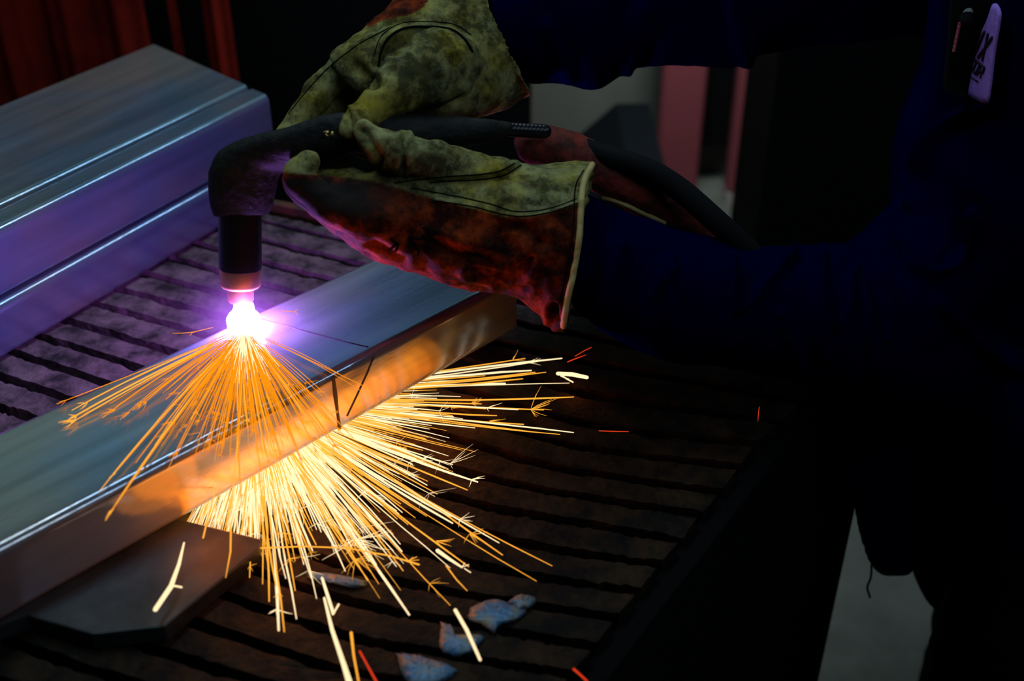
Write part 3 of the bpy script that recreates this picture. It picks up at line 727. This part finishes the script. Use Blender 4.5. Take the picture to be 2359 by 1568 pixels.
# ---- cloth label with its lettering
lab_poly = [(2205, 196), (2222, 213), (2248, 230), (2264, 237), (2274, 234), (2281, 200), (2290, 120), (2300, 60), (2303, 30), (2294, 10), (2285, 12), (2275, 40), (2258, 80), (2240, 130)]
def jac_F(x, y):
    d = ray(x, y); h = jb.ray_cast(Vector(CAM), Vector(unit(d))); return h[3] / np.linalg.norm(d) if h[0] is not None else None
fit = [(x, y, jac_F(x, y)) for x in range(2210, 2330, 15) for y in range(10, 240, 20)]; fit = np.array([q for q in fit if q[2]])
cf = np.linalg.lstsq(np.c_[np.ones(len(fit)), fit[:, 0] - 2250, fit[:, 1] - 120], fit[:, 2], rcond=None)[0]; print('PATCHFIT', cf)
def LFn(x, y): return cf[0] + cf[1] * (x - 2250) + cf[2] * (y - 120) - .022
def lab_pt(x, y, lift=0):                    # a gently curved sheet: its left side turns away
    t = (x - 2205 + (y - 196) * .38) / 90.0
    return D(x, y, LFn(x, y) + .014 * (1 - t) ** 2 - lift)
ring = catmull(np.array(lab_poly + lab_poly[:1], float), 90)[:-1]; cn = ring.mean(0); V = [lab_pt(*cn)]; F = []; K = 8
nseg = len(ring)
for k in range(1, K + 1):
    for q in ring: p = cn + (q - cn) * k / K; V.append(lab_pt(p[0], p[1]))
for i in range(nseg): F.append((0, 1 + i, 1 + (i + 1) % nseg))
for k in range(K - 1):
    for i in range(nseg): a = 1 + k * nseg + i; b = 1 + k * nseg + (i + 1) % nseg; F.append((a, a + nseg, b + nseg, b))
patch = mesh_obj('label_patch', V, F, M['patch'], jacket); so = patch.modifiers.new('s', 'SOLIDIFY'); so.thickness = .0015; so.offset = -1
patch['label'] = 'white cloth label with violet arc light painted in, dark lettering'
# the dark padded pocket the label is sewn on
mb = MB().add(*loft([pst(a, b, c, d, LFn((a + c) / 2, (b + d) / 2) + .020, .024) for a, b, c, d in ((2195, -60, 2330, -60), (2188, 40, 2322, 40), (2182, 120, 2310, 120), (2175, 190, 2295, 215), (2180, 212, 2290, 246))], 40, 40, 2.6))
mb.build('pocket', M['dark'], jacket)
def letters(txt, o, ux, uy, h):              # block strokes; o = start, ux = advance per letter, uy = letter up
    G = {'N': [((0, 0), (0, 1)), ((0, 1), (1, 0)), ((1, 0), (1, 1))], 'I': [((.5, 0), (.5, 1))], 'X': [((0, 0), (1, 1)), ((0, 1), (1, 0))],
         'A': [((0, 0), (.5, 1)), ((.5, 1), (1, 0)), ((.22, .4), (.78, .4))], 'T': [((.5, 0), (.5, 1)), ((0, 1), (1, 1))],
         'O': [((0, 0), (0, 1)), ((0, 1), (1, 1)), ((1, 1), (1, 0)), ((1, 0), (0, 0))], 'R': [((0, 0), (0, 1)), ((0, 1), (1, 1)), ((1, 1), (1, .5)), ((1, .5), (0, .5)), ((.4, .5), (1, 0))]}
    mb = MB()
    for k, ch in enumerate(txt):
        for a, b in G[ch]:
            pa = np.array(o) + np.array(ux) * (k + a[0] * .72) + np.array(uy) * a[1]; pb = np.array(o) + np.array(ux) * (k + b[0] * .72) + np.array(uy) * b[1]
            mb.add(*chain([lab_pt(*(pa + (pb - pa) * t), lift=.0012) for t in (0, .5, 1)], h, 8, 0))
    return mb
letters('NIX', (2228, 114), (13, 9), (22, -52), .0014).build('lettering', M['ink'], patch)
letters('ATOR', (2220, 146), (10.5, 8.5), (9, -22), .0011).build('lettering', M['ink'], patch)
MB().add(*chain([lab_pt(x, y, .0006) for x, y in ((2224, 156), (2229, 168), (2240, 180), (2253, 188))], .0006, 6, 16)).build('printed_rule', M['ink'], patch)
# pen standing in the pocket
PF = LFn(2225, 40) - .012
pen = empty('pen', D(2225, 40, PF)); tag(pen, 'thin pen with grey cap and red ribbed barrel clipped beside the violet-tinted label', 'pen')
MB().add(*chain([D(2238, -30, PF), D(2228, 36, PF)], [.0052, .0050], 20, 0)).build('cap', M['grey'], pen)
MB().add(*chain([D(2228, 40, PF), D(2226, 46, PF)], [.0062, .0062], 20, 0)).build('ring', M['dark'], pen)
mb = MB()
for i in range(22):
    t = i / 21; x = 2211 + (2197 - 2211) * t; y = 52 + 66 * t; mb.add(*chain([D(x, y, PF), D(x - .4, y + 1.7, PF)], [.0014, .0014], 8, 0, False))
mb.build('barrel', M['penred'], pen)

# ---- gloves
LM = leather()
def finish_glove(name, mb, creases, redfn, darkfn, bumps, voxel=.0021):
    V, N, F = remesh(mb, voxel, 3)
    X, Y = proj(V); vd = V - CAM; vd /= np.linalg.norm(vd, axis=1)[:, None]; fc = -(vd * N).sum(1) > -.1
    disp = fbm(V * 42, 3) * .0085 + fbm(V * 120 + 5, 2) * .0028
    for line, wd, a in creases:
        d = pdist(X, Y, line); disp += np.where(fc, -a * np.exp(-(d / wd) ** 2) + .35 * a * np.exp(-((d - wd * 2) / wd) ** 2), 0)
    for line, wd, a in bumps:
        d = pdist(X, Y, line); disp += np.where(fc, a * np.exp(-(d / wd) ** 2), 0)
    V = V + N * disp[:, None]
    o = mesh_obj(name, V, F, LM, person)
    X, Y = proj(V)
    attr(o, 'panel', redfn(X, Y, V)); attr(o, 'darkening', darkfn(X, Y, V))
    return o, bvh_of(V, F)
# far (upper) glove
g = MB()
g.add(*loft([pst(1010, -150, 1225, 225, 1.055, .085), pst(1065, -120, 1222, 215, 1.075, .13), pst(1000, -85, 1190, 235, 1.06, .12), pst(945, -35, 1150, 255, 1.045, .11), pst(900, 20, 1085, 275, 1.03, .10), pst(850, 62, 1010, 285, 1.02, .085),
             pst(800, 95, 930, 275, 1.015, .07), pst(762, 130, 850, 262, 1.01, .05)], 70, 56, 2.2))
g.add(*chain([D(940, 90, 1.02), D(850, 122, 1.015), D(765, 185, 1.01), D(700, 252, 1.0), D(664, 305, .99)], [.0165, .0170, .0140, .0120, .0105], 28, 40))
g.add(*chain([D(950, 130, 1.04), D(850, 165, 1.04), D(775, 225, 1.035), D(735, 285, 1.02), D(730, 330, 1.0)], [.0165, .0165, .0140, .0125, .011], 28, 40))
g.add(*chain([D(960, 160, 1.06), D(870, 200, 1.06), D(800, 250, 1.05), D(775, 305, 1.03), D(780, 350, 1.005)], [.0165, .0165, .0140, .0125, .011], 28, 40))
g.add(*chain([D(980, 180, 1.07), D(900, 230, 1.07), D(850, 285, 1.055), D(840, 340, 1.02)], [.016, .015, .0130, .011], 28, 40))
g.add(*chain([D(1030, 150, 1.0), D(990, 160, .985), D(935, 195, .97), D(876, 240, .955), D(828, 278, .945), D(806, 300, .94)], [.030, .0285, .0235, .0165, .0120, .0085], 36, 50))
glove1, b1 = finish_glove('glove', g,
    [([(872, 150), (885, 118), (915, 100), (940, 95)], 10, .006), ([(905, 128), (940, 112)], 8, .005), ([(800, 255), (818, 292)], 5, .004), ([(830, 262), (842, 300)], 5, .003),
     ([(960, 120), (1010, 190)], 12, .0025), ([(820, 150), (850, 180), (862, 190)], 14, .006)],
    lambda X, Y, V: np.where(inside(X, Y, [(700, -200), (700, 110), (800, 92), (880, 47), (940, 36), (975, 18), (1000, -20), (1010, -200)]) & (Y < 60), 1., 0.),
    lambda X, Y, V: np.clip((fbm(V * 26 + 3, 3) - .10) * 5, 0, .8) ,
    [([(870, 140), (890, 90), (930, 66), (1040, 68), (1085, 110), (1100, 150)], 9, .0030), ([(700, 200), (850, 88), (930, 52)], 8, .002)])
glove1['label'] = 'pale yellow hide glove of the far hand, thumb pressed on the torch handle'
for ln in ([(872, 150), (878, 118), (895, 88), (930, 66), (980, 62), (1038, 68), (1070, 90), (1088, 118)], ):
    q = surf_line(b1, ln, 50, .0002)
    if len(q) > 4: MB().add(*chain(q, .0012, 6, 60)).build('seam', M['thread'], glove1)
for ln in ([(860, 130), (880, 82), (925, 54), (985, 50), (1045, 56), (1085, 80)], [(665, 262), (740, 172), (820, 106), (900, 62)], [(1140, 0), (1178, 55), (1202, 115), (1208, 165)]):
    q = surf_line(b1, ln, 50, .0001)
    if len(q) > 4: MB().add(*chain(q, .0005, 6, 60)).build('stitch_line', M['thread'], glove1)
q = surf_line(b1, [(1150, -5), (1188, 50), (1210, 110), (1219, 175)], 30, .0002)
if len(q) > 4: MB().add(*chain(q, .0018, 8, 40)).build('cuff_binding', M['binding'], glove1)

# near (lower) glove
g = MB()
cuffF = 1.0
g.add(*loft([pst(1262, 435, 1225, 650, cuffF, .085), pst(1340, 400, 1295, 715, cuffF, .10), pst(1370, 374, 1299, 764, cuffF, .118), pst(1352, 377, 1288, 758, cuffF, .125), pst(1290, 380, 1238, 722, .998, .12), pst(1200, 380, 1178, 678, .995, .11), pst(1090, 383, 1060, 664, .99, .10), pst(980, 390, 950, 630, .985, .092),
             pst(885, 392, 858, 590, .98, .085), pst(800, 392, 778, 545, .98, .078), pst(735, 395, 720, 492, .98, .06)], 90, 60, 2.2))
for dF, dy, ex in ((-.030, 0, 0), (-.002, 2, -6), (.026, -4, -2), (.050, -10, 12)):
    g.add(*chain([D(880 + ex, 500 + dy, .98 + dF), D(800 + ex, 490 + dy, .975 + dF), D(728 + ex, 450 + dy, .970 + dF), D(690 + ex, 405 + dy, .966 + dF), D(712 + ex, 372 + dy, .966 + dF)], [.020, .0165, .0135, .012, .0095], 28, 40))
g.add(*chain([D(1175, 405, .97), D(1110, 393, .962), D(1050, 378, .957), D(985, 369, .95), D(915, 352, .944), D(868, 330, .938), D(842, 305, .934)], [.0125, .0150, .0150, .0160, .0172, .0140, .0085], 36, 60))
panel_line = [(640, 395), (760, 405), (860, 418), (900, 428), (960, 447), (1050, 470), (1120, 487), (1160, 499), (1210, 502), (1260, 492), (1340, 466), (1420, 450)]
pxs, pys = np.array([p[0] for p in panel_line]), np.array([p[1] for p in panel_line])
glove2, b2 = finish_glove('glove', g,
    [([(930, 318), (934, 350), (928, 395)], 7, .0065), ([(835, 300), (868, 345), (875, 380)], 8, .005), ([(890, 330), (880, 370)], 7, .003), ([(1165, 645), (1120, 640), (1080, 625)], 8, .006),
     ([(1220, 600), (1160, 632), (1090, 618)], 8, .007), ([(1240, 560), (1210, 620), (1180, 640)], 10, .005), ([(1150, 660), (1215, 668)], 7, .005), ([(1000, 560), (1060, 590), (1130, 600)], 14, .006),
     ([(1200, 520), (1260, 560)], 14, .004), ([(860, 560), (930, 600)], 12, .004), ([(1278, 705), (1280, 735)], 9, .012), ([(960, 320), (1010, 345)], 8, .003)],
    lambda X, Y, V: np.clip((Y - np.interp(X, pxs, pys)) / 3.0 + .5, 0, 1) * np.clip((1338 - X - (Y - 470) * .09) / 4.0, 0, 1),
    lambda X, Y, V: np.clip(np.clip((fbm(V * 26 + 3, 3) - .12) * 4, 0, .75) + np.clip((1000 - X) / 160, 0, 1) * np.clip((Y - 400) / 25, 0, 1) * np.clip((520 - Y) / 40, 0, 1) * .9, 0, .95),  # random dirt blotches, plus a darker band below the thumb
    [([(1190, 374), (1150, 394), (1050, 408), (960, 418), (900, 424)], 8, .0022), (panel_line[3:], 9, .0018)])
glove2['label'] = 'near hand glove with pale thumb and scorched red leather gauntlet'
for ln in ([(1186, 376), (1150, 394), (1100, 402), (1040, 406), (975, 412), (910, 422)], [(1200, 380), (1165, 402), (1120, 412), (1060, 416), (990, 420)],
           [(950, 434), (1050, 452), (1130, 470), (1180, 486), (1230, 486), (1280, 476), (1328, 458)], [(1000, 462), (1090, 476), (1160, 494), (1210, 498), (1270, 488), (1330, 468)],
           [(1345, 392), (1326, 430), (1322, 500), (1316, 560), (1302, 640), (1288, 700)]):
    q = surf_line(b2, ln, 60, .0001)
    if len(q) > 4: MB().add(*chain(q, .0006, 6, 70)).build('stitch_line', M['thread'], glove2)
q = surf_line(b2, [(1364, 380), (1345, 420), (1338, 480), (1334, 545), (1325, 600), (1316, 650), (1304, 700), (1298, 750)], 60, .0004)
if len(q) > 4: MB().add(*chain(q, .0026, 10, 70)).build('cuff_binding', M['binding'], glove2)
mb = MB()                                    # scrawled marker strokes on the back of the red gauntlet
for ln in ([(963, 586), (962, 574), (939, 565), (956, 563), (941, 550), (949, 547), (975, 551), (999, 555)], [(975, 525), (1008, 534), (996, 541), (972, 542), (985, 547), (999, 553)],
           [(901, 552), (911, 560), (916, 567), (911, 578)], [(916, 560), (908, 566), (899, 574)]):
    q = surf_line(b2, ln, 24, .0003)
    if len(q) > 3: mb.add(*chain(q, .0011, 6, 30))
mb.build('ink_scrawl', M['thread'], glove2)

# ------------------------------------------------------------------ sparks
rnd = random.Random(11)
ORI2 = TIP.copy(); ORI2[2] = TZ + .006
def streak(mb, a, b, r0, r1, bend=0., sag=0., n=7, wig=0.):
    a = np.array(a); b = np.array(b); L = np.linalg.norm(b - a); s = unit(np.cross(b - a, [0, 0, 1])); pts = []; rr = []
    for i in range(n):
        t = i / (n - 1); p = a + (b - a) * t + s * bend * L * 4 * t * (1 - t); p[2] -= sag * (t * t - t) * 0 + sag * 4 * t * (t - 1)
        if 0 < i < n - 1: p = p + np.array([rnd.gauss(0, wig), rnd.gauss(0, wig), 0])
        pts.append(p); rr.append(r0 + (r1 - r0) * t)
    rr[0] *= .5; rr[-1] *= .6
    return mb.add(*chain(pts, rr, 6, 0, False))
def burst(mb, c, k, L, r, direct=None, spread=3.14):
    for _ in range(k):
        a = rnd.uniform(-spread, spread); l = L * rnd.uniform(.35, 1)
        base = direct if direct is not None else np.array([0, -1., 0])
        d = np.array([base[0] * math.cos(a) - base[1] * math.sin(a), base[0] * math.sin(a) + base[1] * math.cos(a), rnd.uniform(-.1, .5)])
        e = c + unit(d) * l; e[2] = max(e[2], TZ + .001)
        streak(mb, c, e, r, r * .35, rnd.uniform(-.06, .06), n=4)
nsp = {'a': 0, 'b': 0}
def spark(mb, m, label, group=None):
    o = mb.build('spark', m); tag(o, label, 'spark', group); return o

# (a) the amber fan thrown over the tube; a spark ends on the level of the tube top or in the air beside it
GA = 'amber sparks fanning down from the arc'; LA = 'thin amber spark fanning down from the arc over the tube'
topz = BA + hA
def fan_top(x, y, rpx=1.1, k=0, mt='amber', start=.16):
    e = P(x, y, topz + .0035); a = TIP + (e - TIP) * start; a[2] = max(a[2], TZ + topz + .002)
    mb = MB(); r = rpx / FPX * 1.05
    streak(mb, a, e, r, r * .8, rnd.uniform(-.015, .015), rnd.uniform(0, .004), n=8)
    if k: burst(mb, a + (e - a) * rnd.uniform(.86, .98), k, rnd.uniform(.008, .018), r * .6, unit(e - a), .7)
    return mb
big = [(155, 968, 2.0, 7), (163, 974, 1.6, 6), (243, 1198, 1.8, 3), (248, 1190, 1.3, 0), (230, 1130, 1.5, 2), (236, 1122, 1.2, 0), (312, 1066, 1.3, 0), (130, 930, 1.0, 5), (165, 945, 1.5, 6), (236, 962, 1.4, 6),
       (405, 1050, 1.4, 4), (385, 1085, 1.2, 5), (440, 965, 1.8, 6), (452, 980, 1.4, 6), (400, 975, 1.4, 6), (305, 945, 1.4, 6), (330, 930, 1.3, 6), (510, 1045, 1.4, 6), (531, 1175, 1.5, 4), (557, 1168, 1.4, 4),
       (480, 1040, 1.1, 5), (620, 1070, 1.2, 6), (650, 1065, 1.2, 5), (695, 1060, 1.2, 5), (735, 1050, 1.2, 4), (775, 985, 1.2, 0), (790, 1000, 1.3, 3), (770, 955, 1.1, 4), (740, 935, 1.1, 4), (865, 902, 1.0, 0), (840, 905, .7, 0),
       (780, 860, .8, 0), (815, 1010, 1.3, 0), (545, 1010, 1.3, 6), (570, 985, 1.5, 7), (583, 1000, 1.3, 6)]
def describe(kind, x, y, cx, cy, r, k):
    an = math.degrees(math.atan2(y - cy, x - cx)); L = math.hypot(x - cx, y - cy)
    h = round((3 + an / 30) * 2) / 2; nm = ('two', 'three', 'four', 'five', 'six', 'seven', 'eight', 'nine', 'ten')[int(h) - 2]
    way = 'towards ' + (nm + " o'clock" if h == int(h) else 'half past ' + nm)
    size = ('short', 'mid-length', 'long', 'lengthy')[0 if L < 170 else 1 if L < 260 else 2 if L < 360 else 3]
    return '%s %s %s spark %s %s%s' % ('hair-fine' if r < .9 else 'fine' if r < 1.2 else 'medium' if r < 1.6 else 'thick' if r < 2.2 else 'heavy', size, kind[0], kind[1], way, ', ending in a burst' if k else '')
KA = ('amber', 'from the arc'); KB = {'white_sp': ('pale', 'from under the tube'), 'gold_sp': ('golden', 'from under the tube')}
for x, y, r, k in big: spark(fan_top(x, y, r, k, 'amber'), M['amber' if r < 1.5 else 'gold_sp'], describe(KA, x, y, 563, 765, r, k), GA)
for i in range(75):
    an = math.radians(rnd.choice([rnd.gauss(100, 26), rnd.uniform(48, 152), rnd.gauss(72, 12)])); L = rnd.uniform(160, 370) if rnd.random() < .75 else rnd.uniform(80, 160)
    if an > math.radians(158) or an < math.radians(38): an = math.radians(95)
    x, y = 563 + math.cos(an) * L * 1.05, 765 + math.sin(an) * L
    r = rnd.uniform(.6, 1.3); k = rnd.choice([0, 0, 3, 5, 6]); spark(fan_top(x, y, r, k), M[rnd.choice(['amber', 'amber', 'amber', 'gold_sp'])], describe(KA, x, y, 563, 765, r, k), GA)

# (b) the white-gold spray from under the tube
GB = 'white-gold sparks spraying out from under the tube'; LB = 'bright straight spark spraying out from under the cut tube'
ox, oy = proj(ORI2)
def under(x, y, rpx=1.6, k=0, z=None, start=.25, bend=None, kl=(.01, .03)):
    z = rnd.uniform(.003, .011) if z is None else z
    e = P(x, y, z); a = ORI2 + (e - ORI2) * start; mb = MB(); r = rpx / FPX * 1.0
    streak(mb, a, e, r * .9, r, rnd.uniform(-.02, .02) if bend is None else bend, 0, n=8, wig=.0002)
    if k: burst(mb, a + (e - a) * rnd.uniform(.8, .99), k, rnd.uniform(*kl), r * .45, unit(e - a), 1.3)
    return mb
traced = [(1295, 825, 2.4, 0), (1240, 832, 1.5, 5), (1210, 825, 1.4, 6), (1225, 853, 2.6, 0), (1233, 857, 1.8, 0), (1258, 857, 1.5, 0), (1165, 883, 3.2, 0), (1205, 872, 2.0, 0), (1322, 914, 2.0, 0), (1312, 882, 1.0, 0),
          (1253, 944, 1.8, 12), (1207, 977, 2.0, 5), (1322, 996, 1.8, 0), (1240, 996, 1.6, 0), (1145, 957, 1.8, 0), (1110, 930, 1.6, 8), (988, 1015, 1.8, 0), (975, 985, 1.5, 0), (1101, 1110, 2.6, 5), (985, 1108, 1.4, 0), (956, 1096, 1.3, 5),
          (923, 1160, 1.8, 0), (915, 1195, 1.6, 0), (940, 1208, 1.5, 0), (1043, 1205, 2.6, 0), (1080, 1305, 1.9, 6), (1158, 1278, 1.9, 7), (1236, 1338, 1.0, 0), (1272, 1303, 1.2, 0), (1150, 1250, 1.7, 6), (1040, 1190, 1.5, 0),
          (926, 1270, 2.6, 0), (943, 1416, 3.0, 0), (852, 1292, 2.6, 14), (848, 1335, 1.6, 10), (812, 1262, 1.8, 3), (775, 1255, 1.6, 0), (720, 1268, 2.3, 0), (680, 1360, 1.6, 5), (683, 1425, 1.8, 0), (642, 1452, 3.2, 5), (655, 1455, 1.8, 3),
          (620, 1385, 2.0, 0), (636, 1350, 1.8, 0), (605, 1345, 1.4, 3), (575, 1330, 1.5, 3), (740, 1225, 1.8, 5), (700, 1300, 1.5, 4), (770, 1260, 1.6, 0), (900, 1030, 1.5, 5), (948, 1040, 1.4, 4), (1095, 1040, .8, 0)]
for x, y, r, k in traced: spark(under(x, y, r, k, kl=(.02, .05) if k > 9 else (.01, .022)), M[mt := ('white_sp' if r > 2.2 else rnd.choice(['gold_sp', 'white_sp', 'gold_sp']))], describe(KB[mt], x, y, ox, oy, r, k), GB)
def spray_target():
    an = rnd.choice([rnd.uniform(-6, 22), rnd.uniform(20, 60), rnd.uniform(45, 100), rnd.uniform(60, 122), rnd.gauss(75, 18)])
    base = 240 + 130 * (an < 60); L = base + abs(rnd.gauss(0, 110 if an < 95 else 60)); a = math.radians(an)
    x, y = ox + math.cos(a) * L, oy + math.sin(a) * L
    if x < 600 and y > 1240 + (x - 600) * .25: y = 1238 + (x - 600) * .25; x = min(x, 598)
    return x, y
for i in range(110):
    x, y = spray_target(); r = rnd.uniform(.8, 1.9); k = rnd.choice([0, 0, 0, 3, 5]); spark(under(x, y, r, k), M[mt := rnd.choice(['gold_sp', 'white_sp', 'white_sp'])], describe(KB[mt], x, y, ox, oy, r, k), GB)
mb3 = MB()
for i in range(170):
    an = math.radians(rnd.choice([rnd.gauss(98, 28), rnd.uniform(48, 150)])); L = rnd.uniform(60, 300); an = min(max(an, math.radians(38)), math.radians(156))
    q = fan_top(563 + math.cos(an) * L * 1.05, 765 + math.sin(an) * L, rnd.uniform(.5, 1.0), rnd.choice([0, 0, 4])); mb3.add(q.V, q.F)
tag(mb3.build('spark_mass', M['amber']), 'haze of hair-fine amber sparks filling the fan below the arc', 'sparks', kind='stuff')
mb4 = MB()
for i in range(90):
    an = math.radians(rnd.gauss(92, 22)); L = rnd.uniform(50, 125); q = fan_top(563 + math.cos(an) * L, 765 + math.sin(an) * L, rnd.uniform(.7, 1.3), start=.02); mb4.add(q.V, q.F)
tag(mb4.build('spark_mass', M['white_sp']), 'tight white-hot brush of sparks right under the arc', 'sparks', kind='stuff')
mb1, mb2 = MB(), MB()
for i in range(110):
    x = rnd.uniform(430, 598); y = 1199 + (x - 425) * .243; q = under(x, y, rnd.uniform(.7, 1.5), start=rnd.uniform(.1, .6)); (mb1 if i % 3 else mb2).add(q.V, q.F)
for i in range(420):
    an = math.radians(rnd.triangular(15, 118, 72)); L = rnd.uniform(150, 290); q = under(ox + math.cos(an) * L, oy + math.sin(an) * L, rnd.uniform(.7, 1.5)); (mb1 if i % 3 else mb2).add(q.V, q.F)
for i in range(900):
    x, y = spray_target(); t = rnd.uniform(.35, .9); q = under(ox + (x - ox) * t, oy + (y - oy) * t, rnd.uniform(.6, 1.4)); (mb1 if i % 2 else mb2).add(q.V, q.F)
for q, mm, lb in ((mb1, 'white_sp', 'dense white-hot mass of fine sparks at the lower edge of the tube'), (mb2, 'gold_sp', 'dense golden mass of fine sparks at the lower edge of the tube')):
    o = q.build('spark_mass', M[mm]); tag(o, lb, 'sparks', kind='stuff')

# (c) single sparks that stand apart
def lone(pts, rpx, m, label, z=.012, extra=None):
    mb = MB(); p = [P(x, y, z) for x, y in pts]; F0 = 1.0
    mb.add(*chain(p, [q / FPX * .92 for q in (rpx if isinstance(rpx, (list, tuple)) else [rpx] * len(p))], 8, 0, True))
    if extra:
        for ln, r in extra: mb.add(*chain([P(x, y, z) for x, y in ln], r / FPX * .92, 6, 0, True))
    return tag(mb.build('spark', M[m]), label, 'spark')
lone([(424, 1250), (412, 1300), (394, 1350), (358, 1403)], [2, 4, 5.5, 5], 'white_sp', 'thick glowing spark falling in front of the dark plate', .03, [([(394, 1348), (408, 1350), (418, 1352)], 2.2)])
lone([(497, 1128), (482, 1180), (468, 1238)], [1.2, 1.8, 2], 'gold_sp', 'short golden spark crossing the corner of the plate', .03)
lone([(532, 1215), (531, 1270), (520, 1330)], [2, 1.8, .8], 'gold_sp', 'thin spark falling over the right part of the plate', .03)
lone([(742, 1331), (756, 1375), (768, 1413), (780, 1392)], [3, 3.5, 4, 2.5], 'white_sp', 'hook-shaped spark bouncing off the slats at bottom centre')
lone([(747, 1377), (765, 1450), (792, 1530), (806, 1575)], [2.5, 4, 5, 6], 'white_sp', 'long thick spark running off the bottom edge of the photo')
lone([(809, 1457), (815, 1510), (827, 1575)], [3, 2.2, 1.8], 'gold_sp', 'thin spark just right of the long thick spark at the bottom')
lone([(829, 1500), (848, 1535), (870, 1575)], [2.2, 2, 2.5], 'red_sp', 'reddish spark leaving the bottom edge beside the thin one')
lone([(1049, 1405), (1075, 1450), (1106, 1519)], [4, 4, 3], 'white_sp', 'lone thick spark lying across the golden slag splash')
lone([(1285, 860), (1318, 862), (1352, 869)], [5, 6, 5], 'white_sp', 'stubby white-hot spark at the far right of the spray', .014, [([(1290, 862), (1305, 872), (1320, 880)], 2), ([(1292, 866), (1310, 873)], 1.5)])
lone([(1008, 1268), (1035, 1287), (1064, 1306)], [4.5, 3.5, 2], 'white_sp', 'comet-like spark pointing at a small burst right of the spray', .012, [([(1064, 1306), (1080, 1300)], .8), ([(1070, 1309), (1084, 1318)], 1.2), ([(1066, 1304), (1070, 1296)], .8)])
lone([(1028, 1303), (1052, 1335), (1076, 1360)], [1.6, 1.4, .8], 'gold_sp', 'faint bent spark just below the comet-like one')
lone([(1380, 992), (1410, 993), (1448, 994)], [1.2, 1.4, .8], 'red_sp', 'small red spark alone on the dark slats at right')
lone([(1322, 1541), (1335, 1552), (1352, 1568)], [2.4, 2, 2], 'red_sp', 'red spark at the lower right corner of the slats')
lone([(1749, 937), (1747, 955), (1746, 970)], [.7, .9, .5], 'red_sp', 'tiny vertical red spark at the right edge of the table', .03)
lone([(1308, 833), (1328, 825), (1350, 817)], [1.4, 1.4, .6], 'red_sp', 'pair of faint red sparks above the stubby white one', .014, [([(1325, 820), (1345, 808), (1362, 800)], .9)])
lone([(640, 716), (665, 717), (680, 718)], [.7, 1, 1], 'amber', 'tiny amber spark hopping on the tube right of the arc', topz + .003, [([(679, 717), (685, 712)], .8), ([(680, 718), (686, 724)], .9)])
lone([(398, 767), (420, 767), (444, 765), (490, 754)], [.7, 1, 1.3, 1], 'amber', 'small amber spark left of the arc, high above the fan', topz + .003, [([(444, 765), (438, 772)], .8), ([(444, 765), (455, 762)], .8)])
lone([(600, 1262), (700, 1258), (800, 1262), (900, 1280), (965, 1300)], [1.8, 1.5, 1.6, 1.7, 2], 'gold_sp', 'long flat golden spark skimming right from the plate corner', .012, [([(940, 1292), (960, 1282)], .8), ([(940, 1292), (952, 1283)], .7), ([(940, 1292), (965, 1289)], .7)])
